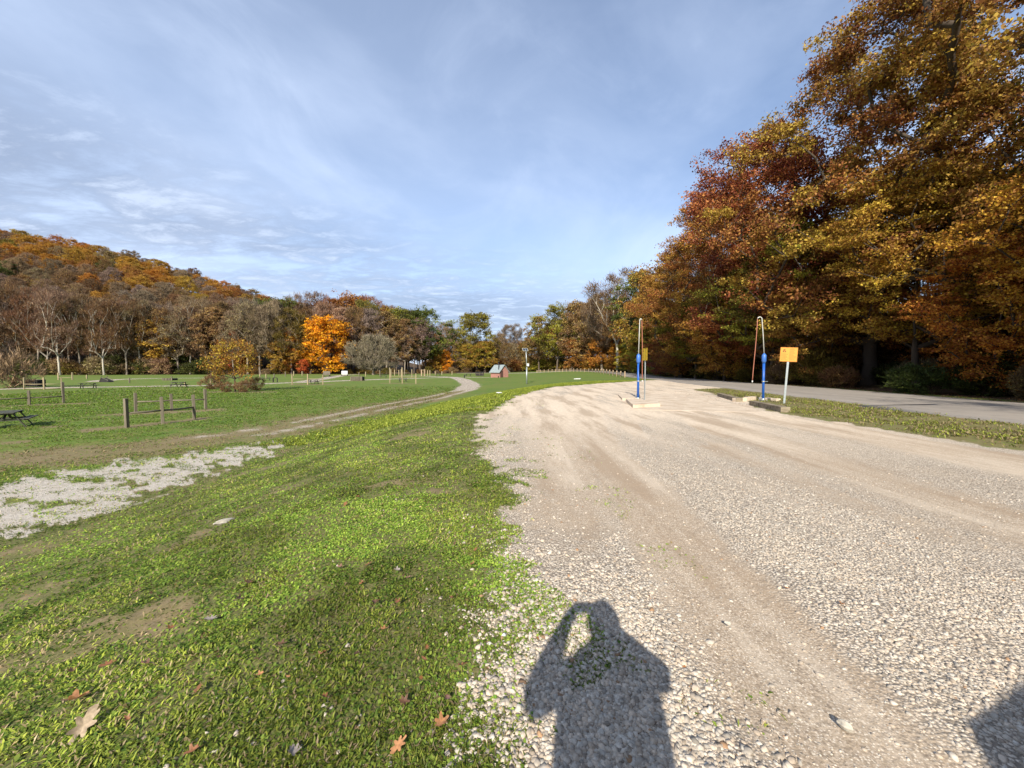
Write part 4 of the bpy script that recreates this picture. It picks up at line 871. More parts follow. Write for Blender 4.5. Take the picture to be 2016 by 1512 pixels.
# hillside
nh = 0
for row in range(11):
    y_ = 205 + row * 13.5
    xs = np.arange(-1.52 * y_, -0.36 * y_, 12.6)
    for x_ in xs:
        xx, yy = x_ + rnd.uniform(-3.5, 3.5), y_ + rnd.uniform(-4, 4)
        c_ = float(fbm(np.array([xx / 28]), np.array([yy / 28]), 201, 2)[0]); up = sst((yy - 235) / 50)
        q = rnd.random()
        if q < 0.30 + 0.5 * (1 - up): kd, cl_ = rnd.choice(['bareA', 'bareB', 'thin']), rnd.choice(['twig', 'brown', 'twig', 'grey'])
        elif c_ < 0.36: kd, cl_ = rnd.choice(['farA', 'farB']), rnd.choice(['green', 'olive', 'rust'])
        elif c_ < 0.48: kd, cl_ = rnd.choice(['farA', 'farB', 'farC']), rnd.choice(['amber', 'orange', 'orange', 'amber', 'brown'])
        else: kd, cl_ = rnd.choice(['farA', 'farB']), rnd.choice(['orange', 'amber', 'rust', 'amber'])
        tree(kd, xx, yy, rnd.uniform(14, 19.5), cl_, rnd.uniform(0, .35), 'mid', '%s %s tree %s the hillside, %s' % (KNAME[kd], CNAME[cl_], 'low on' if yy < 235 else 'halfway up' if yy < 285 else 'high on', near(xx, yy)), 'trees covering the left hillside', 1.12); nh += 1
print('hill trees', nh)
# meadow trees
p = at(462, 771); tree('sapling', p.x, p.y, 6.2, 'amber', .55, 'mid', 'yellow leaved young tree alone in the green meadow', None, .88)
for (u, v, h) in ((420, 767, 1.9), (502, 769, 1.6), (478, 772, 1.3), (445, 772, 1.2)):
    p = at(u, v); tree('shrubB', p.x, p.y, h, 'brown', 0, 'mid', 'leafless brown shrub tangled round the foot of the young tree', 'shrubs round the young tree')
p = at(28, 764); tree('shrubB', p.x, p.y, 4.9, 'twig', 0, 'mid', 'large leafless shrub at the left edge behind the rails', None, .75)

exec('')  # keep sections apart
# ------------------------------------------------------------------ water pumps, signs, timbers
def pump(base, toward, h_pole, label, dirx):
    """frost free drop hose water post; dirx = direction in which the hose hangs"""
    e = empty('water_pump', base, 0, label, 'water pump', 'blue drop hose water pumps')
    m = MB(); m.tube([(0, 0, 0), (0, 0, 1.9)], 0.055, 14); m.build('pole', M['blue'], e)
    m = MB(); m.tube([(0, 0, 1.80), (0, 0, 1.86), (0, 0, 1.88), (0, 0, 2.16), (0, 0, 2.19), (0, 0, 2.26)], [.075, .078, .098, .098, .08, .03], 16); m.build('valve_housing', M['blue2'], e)
    m = MB(); pts = [(0, 0, 2.2), (toward[0] * .25, toward[1] * .25, 3.1)]
    tx, ty = toward
    pts.append((tx * .5, ty * .5, 3.80)); 
    ax, ay = tx * .5, ty * .5
    for k_ in range(1, 8):
        a = math.pi * k_ / 8; rr_ = 0.13
        pts.append((ax + dirx[0] * rr_ * (1 - math.cos(a)), ay + dirx[1] * rr_ * (1 - math.cos(a)), 3.86 + 0.12 * math.sin(a)))
    m.tube(pts, 0.021, 8); m.build('overhead_pipe', M['pipe'], e)
    ex, ey = pts[-1][0], pts[-1][1]
    m = MB(); hp = [(ex, ey, 3.88)]
    for k_ in range(1, 12):
        f = k_ / 11; hp.append((ex + dirx[0] * 0.18 * f + .012 * math.sin(f * 5), ey + dirx[1] * .18 * f, 3.88 - f * 2.92))
    m.tube(hp, 0.017, 8); m.build('hose', M['hose'], e)
    m = MB(); m.tube([hp[-1], (hp[-1][0] - .005, hp[-1][1], hp[-1][2] - .09)], 0.026, 8); m.build('nozzle', M['white'], e)
    m = MB(); m.box((0.10, 0, 0.92), (0.2, .03, .025)); m.tube([(0, 0, .89), (0, 0, .95)], .064, 12); m.build('lever', M['galv'], e)
    m = MB(); m.box((0, 0, 0.02), (0.3, 0.3, 0.03)); m.bar((.15, .1, 0), (.05, 0, .3), .04, .02); m.bar((-.15, .1, 0), (-.05, 0, .3), .04, .02); m.tube([(0, 0, 0), (0, 0, .12)], .09, 12); m.build('base_bracket', M['galv'], e)
    return e
b1 = at(1256, 787); b2 = at(1502, 789)
pump(b1, (0.10, 0.1), 0, 'blue water pump on the concrete island beside the yellow sign', (0.45, 0.1))
pump(b2, (-0.28, 0), 0, 'blue water pump at the grass strip with its pale red hose hanging clear', (-0.75, 0.2))
def sign(base, rz, htop, wdt, hgt_, mat, lean, label, kind):
    e = empty('notice_sign', base, rz, label, 'sign')
    m = MB()
    m.box((0, 0.0, htop / 2 - .05), (0.055, 0.012, htop + 0.0)); m.box((-.032, .012, htop / 2 - .05), (.012, .03, htop)); m.box((.032, .012, htop / 2 - .05), (.012, .03, htop)); m.build('post', M['galv'], e)
    m = MB(); zc = htop - hgt_ / 2; yf = -0.012
    m.box((0, yf, zc), (wdt, .006, hgt_)); pn = m.build('panel', mat, e, 0.0)
    m = MB(); w2, h2 = wdt / 2, hgt_ / 2
    fy = yf - .0045
    for (cx, cz, sx_, sz_) in ((0, h2 - .012, wdt - .02, .006), (0, -h2 + .012, wdt - .02, .006), (-w2 + .012, 0, .006, hgt_ - .03), (w2 - .012, 0, .006, hgt_ - .03)): m.box((cx, fy, zc + cz), (sx_, .002, sz_))
    m.build('border', M['ink'], pn)
    m = MB(); rr_ = random.Random(3)
    # emblem: a rider's mark of little blocks
    for (cx, cz, sx_, sz_) in ((-.17, .20, .07, .03), (-.15, .23, .03, .03), (-.2, .135, .05, .05), (-.13, .13, .05, .045), (-.165, .165, .1, .012)): m.box((cx * wdt / .62, fy - .0002, zc + cz), (sx_, .002, sz_))
    # two columns of small print
    for i in range(11):
        z0 = .245 - i * .047
        L = rr_.uniform(.14, .24); thick = .017 if i == 0 else .008
        m.box((.02 * wdt / .62 + L / 2, fy - .0002, zc + z0), (L, .002, thick))
        if z0 < .08: L = rr_.uniform(.17, .25); m.box((-.27 * wdt / .62 + L / 2, fy - .0002, zc + z0), (L, .002, .008))
    m.build('print', M['ink'], pn)
    e.rotation_euler = (0, lean, rz); return e
s1 = at(1268.5, 792); sign(s1, R(-88), 2.46, .60, .56, M['yellow'], 0.0, 'yellow notice sign seen almost edge on beside the near pump', 1)
s2 = at(1543.7, 794.5); sign(s2, R(-30), 2.46, .62, .62, M['orange'], R(3.0), 'orange notice sign facing the lot beside the far pump', 2)
# timbers and kerb blocks
def beam(pix0, pix1, wd_, ht, mat, name, label, group, cat='timber', dz=0.0, tilt=0.0):
    a, b = at(*pix0), at(*pix1); c = (a + b) / 2; ang = math.atan2(b.y - a.y, b.x - a.x); L = (b - a).to_2d().length
    m = MB(); m.box((0, wd_ / 2, ht / 2 - .03), (L, wd_, ht + .06)); 
    bmesh.ops.subdivide_edges(m.bm, edges=[e_ for e_ in m.bm.edges if e_.calc_length() > L * .9], cuts=9)
    for v_ in m.bm.verts: v_.co += Vector((rnd.uniform(-.006, .006), rnd.uniform(-.006, .006), rnd.uniform(-.008, .008)))
    o = m.build(name, mat); o.location = (c.x, c.y, c.z + dz); o.rotation_euler = (0, tilt, ang)
    return tag(o, label, cat, group)
G_K = 'timbers and blocks edging the pumps'
beam((1475, 798), (1537, 812), .30, .19, M['timber'], 'landscape_timber', 'longest weathered timber in front of the far pump', G_K)
beam((1412, 780), (1449, 791), .28, .17, M['timber'], 'landscape_timber', 'weathered timber left of the far pump along the strip', G_K)
beam((1449.5, 791), (1470, 790.5), .24, .16, M['concrete'], 'kerb_block', 'short pale block at the end of the left timber', G_K, 'kerb block')
beam((1473, 789.5), (1489, 787.5), .22, .17, M['concrete'], 'kerb_block', 'short pale block just left of the far pump foot', G_K, 'kerb block')
beam((1492, 787), (1528, 790), .28, .12, M['concrete'], 'kerb_block', 'low pale block right behind the far pump foot', G_K, 'kerb block')
def island(pix, ht, label):
    P = [at(u, v) for u, v in pix]; m = MB(); z0 = min(p.z for p in P) - .05
    m.prism([(p.x, p.y, z0) for p in P], (0, 0, ht + .05)); o = m.build('kerb_block', M['concrete']); tag(o, label, 'kerb block', G_K); return o
island([(1246, 803), (1300, 800), (1288, 788.5), (1232, 790)], .12, 'broad concrete block carrying the yellow sign')
island([(1225, 788), (1256, 787.3), (1248, 778), (1216.5, 779)], .09, 'concrete block behind the one with the yellow sign')

# ------------------------------------------------------------------ solar pole
b = at(1037, 756)
e = empty('solar_pole', b, 0, 'grey metal pole carrying a small solar panel and a white box', 'pole')
hh = (756 - 690) / FPX * b.y
m = MB(); m.tube([(0, 0, -.1), (0, 0, hh * .5)], .12, 12); m.tube([(0, 0, hh * .5), (-.12, 0, hh)], .085, 10); m.build('pole', M['galv'], e)
m = MB(); q = Matrix.Rotation(R(38), 3, 'X') @ Matrix.Rotation(R(0), 3, 'Z'); m.box((-.25, .0, hh + .12), (.9, .05, .62), Matrix.Rotation(R(18), 3, 'Z') @ Matrix.Rotation(R(-42), 3, 'X')); f = m.build('panel_frame', M['pipe'], e)
m = MB(); rt_ = Matrix.Rotation(R(18), 3, 'Z') @ Matrix.Rotation(R(-42), 3, 'X'); nn = rt_ @ Vector((0, -1, 0))
for ix in (-.21, .21): m.box(Vector((-.25, 0, hh + .12)) + nn * .028 + rt_ @ Vector((ix, 0, 0)), (.38, .006, .54), rt_)
m.build('solar_cell', M['panel'], f)
m = MB(); m.box((.18, -.05, hh * .57), (.36, .28, .42)); m.build('control_box', M['white'], e, .01)

# ------------------------------------------------------------------ restroom building
bc = at(983.5, 743.3); S = bc.y / FPX
e = empty('restroom_building', bc, R(-2), 'small pink brick restroom with a grey gabled metal roof and black vent pipe', 'building')
ang = R(48)                       # long wall runs left and back, gable wall right and back
Lw, Gw, Hw, Hp = 4.0, 3.1, 1.75, 3.4
dl = Vector((-math.cos(R(48)), math.sin(R(48)), 0)); dg = Vector((math.cos(R(52)), math.sin(R(52)), 0))
dg = Vector((math.sin(R(48)), math.cos(R(48)), 0))
A0 = Vector((0, 0, 0)); m = MB()
P = [A0, A0 + dl * Lw, A0 + dl * Lw + dg * Gw, A0 + dg * Gw]
prof = [A0 - Vector((0, 0, .3)), A0 + dg * Gw - Vector((0, 0, .3)), A0 + dg * Gw + Vector((0, 0, Hw)), A0 + dg * Gw / 2 + Vector((0, 0, Hp - .12)), A0 + Vector((0, 0, Hw))]
m.prism(prof, dl * Lw); m.build('wall', M['brick'], e)
m = MB(); ov, th = .35, .1; apex = A0 + dg * Gw / 2 + Vector((0, 0, Hp)); sl = (Hp - Hw + .08) / (Gw / 2)
for sgn in (-1, 1):
    eave = apex + dg * sgn * (Gw / 2 + ov) - Vector((0, 0, sl * (Gw / 2 + ov)))
    q = [apex - dl * ov, eave - dl * ov, eave - dl * ov + Vector((0, 0, th)), apex - dl * ov + Vector((0, 0, th))]
    m.prism(q, dl * (Lw + 2 * ov))
    for k_ in range(12):
        o_ = dl * (-ov + .03 + k_ * (Lw + 2 * ov - .06) / 11); m.bar(apex + o_ + Vector((0, 0, th + .015)), eave + o_ + Vector((0, 0, th + .015)), .03, .04)
rf = m.build('roof', M['roof'], e)
m = MB(); vp = A0 + dl * .9 - dg * (-.4) ; m.tube([vp + Vector((0, 0, 1.0)), vp + Vector((0, 0, Hp + 1.0))], .11, 12); m.build('vent_pipe', M['black'], e)
m = MB(); m.box(A0 + dg * .0 + dl * 1.9 + Vector((0, 0, Hw - .22)) - dg * .02, (2.6, .04, .22), Matrix.Rotation(math.atan2(dl.y, dl.x), 3, 'Z')); m.build('louvre', M['wood_dark'], e)
m = MB(); m.box(dg * .75 + Vector((0, 0, .95)) - dl * .02, (.95, .05, 1.95), Matrix.Rotation(math.atan2(dg.y, dg.x), 3, 'Z')); dr_ = m.build('door', mat_basic('door_brown', (.10, .05, .04), .6), e)
m = MB(); m.box(dg * 1.15 + Vector((0, 0, .95)) - dl * .06, (.12, .04, .04), Matrix.Rotation(math.atan2(dg.y, dg.x), 3, 'Z')); m.build('handle', M['galv'], dr_)
m = MB(); pb = dl * .45 - dg * .03; m.box(pb + Vector((0, 0, .22)), (.35, .05, .4), Matrix.Rotation(math.atan2(dl.y, dl.x), 3, 'Z')); m.build('hatch', M['black'], e)

# ------------------------------------------------------------------ fence along the road
FP = []
nearp = [(1230, 743.6, 12), (1222, 742.6, 11.6), (1214, 741.7, 11.2), (1207, 740.6, 10.8), (1200, 739.4, 10.2), (1194, 738.4, 9.6), (1188.5, 737.3, 9.2), (1183, 736.4, 8.8), (1178, 735.4, 8.2), (1173, 734.6, 7.8)]
for u, v, h in nearp: FP.append((u, v, h))
farp = [(1166, 733.6, 7.3), (1160, 733.0, 7.0), (1150.5, 732.2, 6.8), (1143.5, 731.6, 6.6), (1136, 731.2, 6.4), (1129.5, 730.8, 6.3), (1122, 730.5, 6.2), (1115, 730.3, 6.1), (1107.5, 730.2, 6), (1100.5, 730.1, 6), (1094, 730.1, 5.9), (1087, 730.1, 5.8), (1080, 730.2, 5.7), (1071, 730.3, 5.6), (1063.5, 730.4, 5.5), (1057, 730.6, 5.5)]
FP += farp
fe = None; pts = []
for u, v, h in FP:
    y_ = 1.22 * FPX / h; x_ = px(u, y_); pts.append(Vector((x_, y_, Hs(x_, y_))))
# smooth the line so that it runs like a fence
sm = [pts[0]] + [(pts[i - 1] + pts[i] * 2 + pts[i + 1]) / 4 for i in range(1, len(pts) - 1)] + [pts[-1]]
pts = [Vector((p.x, p.y, Hs(p.x, p.y))) for p in sm]
fe = empty('rail_fence', pts[0], 0, 'pale post and rail fence curving along the road behind the lawn', 'fence')
o0 = pts[0]
for i, p in enumerate(pts):
    m = MB(); m.box(p - o0 + Vector((0, 0, .58)), (.22, .22, 1.3)); m.build('post', M['wood_fence'], fe)
    if i < len(pts) - 1:
        q = pts[i + 1]
        for zz_ in (.42, .86):
            m = MB(); m.bar(p - o0 + Vector((0, 0, zz_)), q - o0 + Vector((0, 0, zz_)), .13, .10); m.build('rail', M['wood_fence'], fe)

# ------------------------------------------------------------------ hitching rails, posts
def rail(posts, rails, mat, label, group='hitching rails in the meadow', th=.14, zs=None):
    """posts: (u, vbase, vtop); rails: fraction heights"""
    P = [at(u, v) for u, v, _ in posts]; Hh = [(v - t_) / FPX * p.y for (u, v, t_), p in zip(posts, P)]
    e = empty('hitching_rail', P[0], 0, label, 'hitching rail', group); o = P[0]
    for p, h, i in zip(P, Hh, range(99)):
        m = MB(); lx, ly = rnd.uniform(-.03, .03), rnd.uniform(-.03, .03)
        m.bar(p - o - Vector((0, 0, .2)), p - o + Vector((lx, ly, h)), th, th); m.build('post', mat, e, .008)
    for fz in rails:
        for i in range(len(P) - 1):
            m = MB(); a_, b_ = P[i] - o + Vector((0, 0, fz)), P[i + 1] - o + Vector((0, 0, fz + rnd.uniform(-.02, .03)))
            m.tube([a_ + Vector((0, -.02, 0)), (a_ + b_) / 2 + Vector((0, 0, -.02)), b_ + Vector((0, -.02, 0))], .045 if th > .1 else .04, 8); m.build('rail', mat, e)
    return e
rail([(250.5, 842, 784), (321, 835, 781), (383, 826, 777)], [.70], M['wood_grey'], 'nearest grey hitching rail with three posts on a bare dirt strip')
rail([(267.5, 813, 773.6), (338.5, 809.6, 775), (405, 806, 765.7)], [.72], M['wood_grey'], 'grey hitching rail just behind the nearest one')
rail([(-25, 801, 770), (57.5, 797, 768.6), (125, 793.5, 752)], [.55], M['wood_grey'], 'grey hitching rail cut by the left edge, on a pale gravel mound')
rail([(48, 767, 743), (87, 767, 743), (121, 766, 743)], [.12, .72], M['wood_pale'], 'pale hitching rail at the left in front of the dark bin')
rail([(575.6, 757.7, 737), (606, 757.3, 736), (635.5, 757.2, 738)], [.98], M['wood_pale'], 'pale hitching rail left of the palisade bin, a table behind it', th=.16)
rail([(767.5, 754.6, 723.6), (792, 755, 723.2), (818.7, 755.6, 735)], [1.2], M['wood_pale'], 'tall pale hitching rail with a picnic table at its foot', th=.16)
rail([(770, 743.5, 727), (790, 743.5, 727), (811, 743.2, 727)], [1.25], M['wood_pale'], 'second pale hitching rail behind the tall one', th=.2)
rail([(538, 753, 744), (546, 753, 744)], [.9], M['wood_dark'], 'short dark hitching rail right of the young tree', th=.16)
rail([(115, 748, 734), (143, 748, 733)], [.5], M['wood_pale'], 'distant pale rail behind the leaning dark frame', th=.2)
rail([(830, 740.5, 727.5), (836, 740.5, 727)], [1.0, 1.9], M['wood_fence'], 'narrow brown rail frame right of the tall pale hitching rail', th=.3)
G_P = 'single wooden posts standing about the campground'
for i, (u, v, t_) in enumerate([(562, 741.5, 732), (578.5, 740, 731), (595, 740, 731), (748, 741, 729), (777, 740, 728), (785.5, 740, 728.5), (796.5, 740, 728), (842, 740, 729), (846.5, 740, 729), (255, 754, 744), (364, 759.5, 752), (171, 746, 738), (338, 747, 741), (512, 747, 737), (524, 746, 736), (540, 745, 736), (890, 738, 730.5), (720, 741, 732), (707, 741, 733), (857, 738.5, 731), (870, 738, 731), (487, 764, 748), (437, 766, 750), (415, 763, 748)]):
    p = at(u, v); m = MB(); h = (v - t_) / FPX * p.y; wd_ = min(.26, .0013 * p.y + .06); m.box((0, 0, h / 2 - .1), (wd_, wd_, h + .2)); m.box((0, 0, h + .015), (wd_ * .8, wd_ * .8, .04)); o = m.build('wooden_post', M['wood_pale'] if i % 3 else M['wood_grey']); o.location = p
    tag(o, 'short weathered wooden post standing alone in the campground grass', 'post', G_P)
p = at(914.5, 743.2); m = MB(); m.tube([(0, 0, -.1), (0, 0, .55), (0, 0, .6)], [.17, .17, .1], 12); m.tube([(0, 0, .58), (0, 0, .8)], [.13, .13], 12); o = m.build('bollard', M['black']); o.location = p; tag(o, 'black bollard at the track junction left of the restroom', 'bollard')

# picnic tables ---------------------------------------------------------------
def table_proto():
    e = empty('picnic_table', (0, 0, 0), 0, '', 'picnic table', 'picnic tables in the meadow')
    m = MB()
    for i in range(5): m.box((0, -.30 + i * .15, .74), (1.83, .138, .04))
    m.build('tabletop', M['wood_table'], e)
    for s_ in (-1, 1):
        m = MB(); m.box((0, s_ * .62, .44), (1.83, .135, .04)); m.box((0, s_ * .765, .44), (1.83, .135, .04)); m.build('bench', M['wood_table'], e)
    for s_ in (-1, 1):
        m = MB(); xx = s_ * .62
        m.bar((xx, -.28, .72), (xx, -.68, 0), .09, .04); m.bar((xx, .28, .72), (xx, .68, 0), .09, .04); m.box((xx + .045, 0, .39), (.04, 1.5, .09)); m.box((xx + .045, 0, .69), (.04, .72, .09)); m.bar((xx, 0, .40), (xx * .2, 0, .70), .08, .04)
        m.build('leg_frame', M['wood_table'], e)
    return e
TB = table_proto()
def place(e, p, rz, label, sc_=1.0, first=False, group=None):
    if first: r_ = e
    else:
        r_ = e.copy(); C.objects.link(r_)
        for ch in list(e.children):
            c_ = ch.copy(); C.objects.link(c_); c_.parent = r_
    r_.location = p; r_.rotation_euler = (0, 0, rz); r_.scale = (sc_,) * 3; r_['label'] = label
    if group: r_['group'] = group
    return r_
tabs = [(15, 841, 132, 'nearest dark green picnic table cut by the left edge', 1.0), (174, 765, 60, 'dark picnic table left of the meadow, before the leaning frame', 1.0), (352, 763, 5, 'dark picnic table alone in the grass left of the young tree', 1.05),
        (616, 756, 0, 'dark picnic table behind the pale rail left of the palisade bin', 1.0), (793, 751.5, 10, 'picnic table behind the tall pale hitching rail', 1.0), (524, 749.5, 30, 'picnic table seen right beside the young tree', 1.0),
        (755, 744, 15, 'small distant picnic table left of the tall pale rail', 1.0), (862, 740, 0, 'distant picnic table near the golden trees', 1.0), (922, 740.6, 0, 'distant picnic table left of the dark bin near the restroom', 1.1)]
for i, (u, v, a, lab, s_) in enumerate(tabs): place(TB, at(u, v), R(a), lab, s_, i == 0)
# near table: orientation so that the benches run left-right
# leaning frame, bins ---------------------------------------------------------
p = at(204, 752.5); e = empty('lean_to_frame', p, R(-10), 'dark collapsed looking wooden frame by the gravel loop', 'frame'); w0 = 24 * p.y / FPX
m = MB(); m.prism([(-w0 / 2, 0, 0), (w0 / 2, 0, 0), (w0 * .4, 0, .3), (-w0 * .3, 0, .8)], (0, .9, 0)); m.build('body', M['wood_dark'], e)
m = MB()
for s_ in (0, .9): m.bar((-w0 * .45, s_ - .03, 0), (-w0 * .15, s_ - .03, 1.15), .1, .05); m.bar((-w0 * .25, s_ - .03, .95), (w0 * .5, s_ - .03, .35), .1, .05)
m.build('brace', M['wood_grey'], e)
p = at(63, 761); w0 = 24 * p.y / FPX; h0 = 12.5 * p.y / FPX
e = empty('dark_bin', p, 0, 'dark open bin behind the pale left rail', 'bin')
m = MB(); m.box((0, .5, h0 / 2), (w0, 1, h0)); 
for i in range(7): m.box((-w0 / 2 + .1 + i * (w0 - .2) / 6, -.03, h0 / 2), (.08, .06, h0 * .96))
m.build('body', M['wood_dark'], e); m = MB(); m.box((0, .5, h0 + .04), (w0 * 1.04, 1.1, .06)); m.build('rim', M['wood_grey'], e)
def palisade(u, v, wpx, hpx, n, label):
    p = at(u, v); w0 = wpx * p.y / FPX; h0 = hpx * p.y / FPX; e = empty('palisade_bin', p, 0, label, 'bin', 'palisade bins')
    m = MB(); m.box((0, .7, h0 * .45), (w0 * .96, 1.3, h0 * .9)); m.build('body', M['wood_dark'], e)
    m = MB()
    for i in range(n): m.box((-w0 / 2 + (i + .5) * w0 / n, 0, h0 / 2), (w0 / n * .62, .1, h0 * rnd.uniform(.92, 1.05)))
    m.build('slats', M['wood_grey'], e)
palisade(701.5, 749.5, 24, 8.5, 9, 'grey palisade bin in the middle of the meadow'); palisade(329, 749, 21, 4.6, 7, 'low dark palisade bin on the left gravel loop')
p = at(944, 740.5); w0 = 15.5 * p.y / FPX; h0 = 8 * p.y / FPX
e = empty('waste_container', p, 0, 'dark grey waste container left of the restroom', 'container')
m = MB(); m.prism([(-w0 / 2, 0, .15), (w0 / 2, 0, .15), (w0 / 2 + .1, 0, h0), (-w0 / 2 - .1, 0, h0)], (0, 1.4, 0)); m.build('body', M['wood_dark'], e)
m = MB(); m.box((0, .7, h0 + .03), (w0 + .3, 1.5, .07)); m.build('lid', M['black'], e); m = MB(); m.box((0, -.03, h0 * .62), (w0 * .9, .07, .09)); [m.box((sx__, -.03, h0 * .5), (.08, .07, h0 * .7)) for sx__ in (-w0 * .45, 0, w0 * .45)]; m.build('rib', M['wood_grey'], e)
# distant vehicles
def car(u, v, L, mat, rz, label):
    p = at(u, v); e = empty('parked_car', p, rz, label, 'car')
    m = MB(); prof = [(-L / 2, .35), (-L / 2, .85), (-L * .33, .95), (-L * .2, 1.45), (L * .18, 1.48), (L * .34, .95), (L / 2, .82), (L / 2, .35)]
    m.prism([(a, -.85, b) for a, b in prof], (0, 1.7, 0)); bd = m.build('body', mat, e, .04)
    m = MB(); m.prism([(-L * .18, -.87, 1.0), (L * .29, -.87, 1.0), (L * .16, -.87, 1.4), (-L * .17, -.87, 1.38)], (0, 1.74, 0)); m.build('window', M['glass'], e)
    for xx in (-L * .31, L * .31):
        for yy in (-.8, .8):
            m = MB(); m.tube([(xx, yy - .1, .33), (xx, yy + .1, .33)], .33, 16); m.build('wheel', M['black'], e)
car(678.5, 739.6, 4.0, M['white'], R(113), 'small white car parked at the tree line')
car(643, 741.2, 4.0, M['wood_grey'], R(118), 'small grey car parked left of the white one')
# white slab on the lawn, pale stones
p = at(1137, 746.5); m = MB(); L = 16 * p.y / FPX; m.prism([(-L / 2, -.5, 0), (L * .3, -.35, .02), (L / 2, .5, .06), (-L * .1, .6, .04)], (0, 0, .10)); o = m.build('fallen_slab', M['white']); o.location = p + Vector((0, 0, .0)); tag(o, 'flat white slab lying in the lawn before the fence', 'slab')
def rock(u, v, sx_, sy_, sz_, rz, label, mat='stone'):
    p = at(u, v); m = MB(); bmesh.ops.create_icosphere(m.bm, subdivisions=3, radius=1)
    for v_ in m.bm.verts:
        n_1 = 0.18 * math.sin(v_.co.x * 3.1 + rz) + 0.15 * math.sin(v_.co.y * 4.3 + 1) + .1 * math.sin(v_.co.z * 6 + 2)
        v_.co *= 1 + n_1; v_.co.x = math.copysign(min(abs(v_.co.x), .85), v_.co.x); v_.co.x *= sx_; v_.co.y *= sy_; v_.co.z *= sz_
    o = m.build('rock', M[mat]); o.location = p + Vector((0, 0, sz_ * .45)); o.rotation_euler = (0, 0.15, rz); tag(o, label, 'rock'); return o
rock(443, 1030, .15, .035, .03, R(62), 'long white stone lying in the grass bank')
rock(1663, 1436, .034, .013, .016, R(120), 'pointed pale stone standing out of the compacted track')
rock(1432, 1232, .02, .013, .010, R(-30), 'single whitish pebble lying on the compacted dirt track')
rock(992, 1258, .017, .016, .012, 1, 'round white pebble left of the photographer shadow', 'white')
rock(1022, 1405, .024, .02, .014, 2, 'larger cream pebble at the edge of the shadow')
rock(985, 775, .35, .15, .06, .2, 'white flat stone at the lip of the bank', 'white')

# ------------------------------------------------------------------ fallen leaves (individual)
def leaf_mesh(seed, style):
    r_ = random.Random(seed); bm = bmesh.new(); out = []
    N_ = 40
    for i in range(N_):
        f = i / N_; a = f * 2 * math.pi
        # lobed oak outline
        lob = 0.70 + 0.24 * math.cos(a * (7 if style == 0 else 5) + .4) + .04 * r_.uniform(-1, 1)
        lx = math.cos(a) * (1.0 if style == 0 else .9); ly = math.sin(a) * (.62 if style == 0 else .85)
        k_ = max(.3, lob if abs(math.cos(a)) < .96 else 1.0); out.append((lx * k_, ly * k_))
    curl = r_.uniform(.3, .9); tw = r_.uniform(-.5, .5)
    c0 = bm.verts.new((0, 0, 0)); rings = []
    for s_ in (.5, 1.0):
        rings.append([bm.verts.new((a * s_, b * s_, curl * (b * s_) ** 2 + .25 * curl * (a * s_) ** 2 + tw * a * b * s_ * .4)) for a, b in out])
    for i in range(N_):
        j = (i + 1) % N_; bm.faces.new((c0, rings[0][i], rings[0][j])); bm.faces.new((rings[0][i], rings[1][i], rings[1][j], rings[0][j]))
    st_ = [bm.verts.new(q) for q in ((-.95, -.02, .0), (-.95, .02, .0), (-1.45, .03, .1), (-1.45, .0, .1))]; bm.faces.new(st_)
    for f in bm.faces: f.smooth = True
    me = bpy.data.meshes.new('fallen_leaf'); bm.to_mesh(me); bm.free(); me.materials.append(M['fleaf']); return me
def fl_mat():
    m = bpy.data.materials.new('fallen_leaf'); m.use_nodes = True; t = NT(m.node_tree); t.n.clear()
    oi = t.new('ShaderNodeObjectInfo'); o = t.new('ShaderNodeTexCoord').outputs['Object']
    n1 = t.noise(o, 3.0, 4); v = t.noise(t.mapping(o, (1, 12, 1)), 2.0, 2)
    c = t.mix(t.rng(n1, .35, .7, 0, .7), oi.outputs['Color'], t.mix(.6, oi.outputs['Color'], (.05, .02, .01))); c = t.mix(t.rng(v, .55, .7, 0, .3), c, (.5, .35, .2))
    b = t.new('ShaderNodeBsdfPrincipled', i_0=c); b.inputs['Roughness'].default_value = .55
    tr = t.new('ShaderNodeBsdfTranslucent', i_0=c); mx = t.new('ShaderNodeMixShader', i_0=.2, i_1=b.outputs[0], i_2=tr.outputs[0]); t.new('ShaderNodeOutputMaterial', i_0=mx.outputs[0]); return m
M['fleaf'] = fl_mat(); LM = [leaf_mesh(i, i % 2) for i in range(6)]
LC = dict(tan=(.62, .48, .32), rust=(.34, .14, .06), orange=(.55, .26, .11), brown=(.16, .08, .045), pink=(.42, .22, .17), grey=(.33, .29, .26))
def fallen(u, v, size_px, colr, label=None, lift=.03):
    p = at(u, v); s_ = size_px / 2 * (p - Vector((0, 0, CZ))).length / FPX / 1.0
    o = bpy.data.objects.new('fallen_leaf', rnd.choice(LM)); C.objects.link(o); s_ = min(s_ * .6, .075)
    o.scale = (s_, s_, s_ * 1.1); o.location = p + Vector((0, 0, lift)); o.rotation_euler = (rnd.uniform(-.5, .5), rnd.uniform(-.5, .5), rnd.uniform(0, 6.28)); o.color = (*LC[colr], 1)
    tag(o, label or ('dry %s lobed leaf ' + ('beside the gravel edge' if u > 820 else 'near the bottom edge of the grass' if v > 1340 else 'high on the bank' if v < 1090 else 'left of the middle of the bank' if u < 600 else 'in the grass left of the shadow')) % {'rust': 'rust brown', 'tan': 'tan', 'orange': 'orange', 'brown': 'dark brown', 'pink': 'pinkish', 'grey': 'greyish'}[colr], 'leaf', 'fallen oak leaves scattered over the bank')
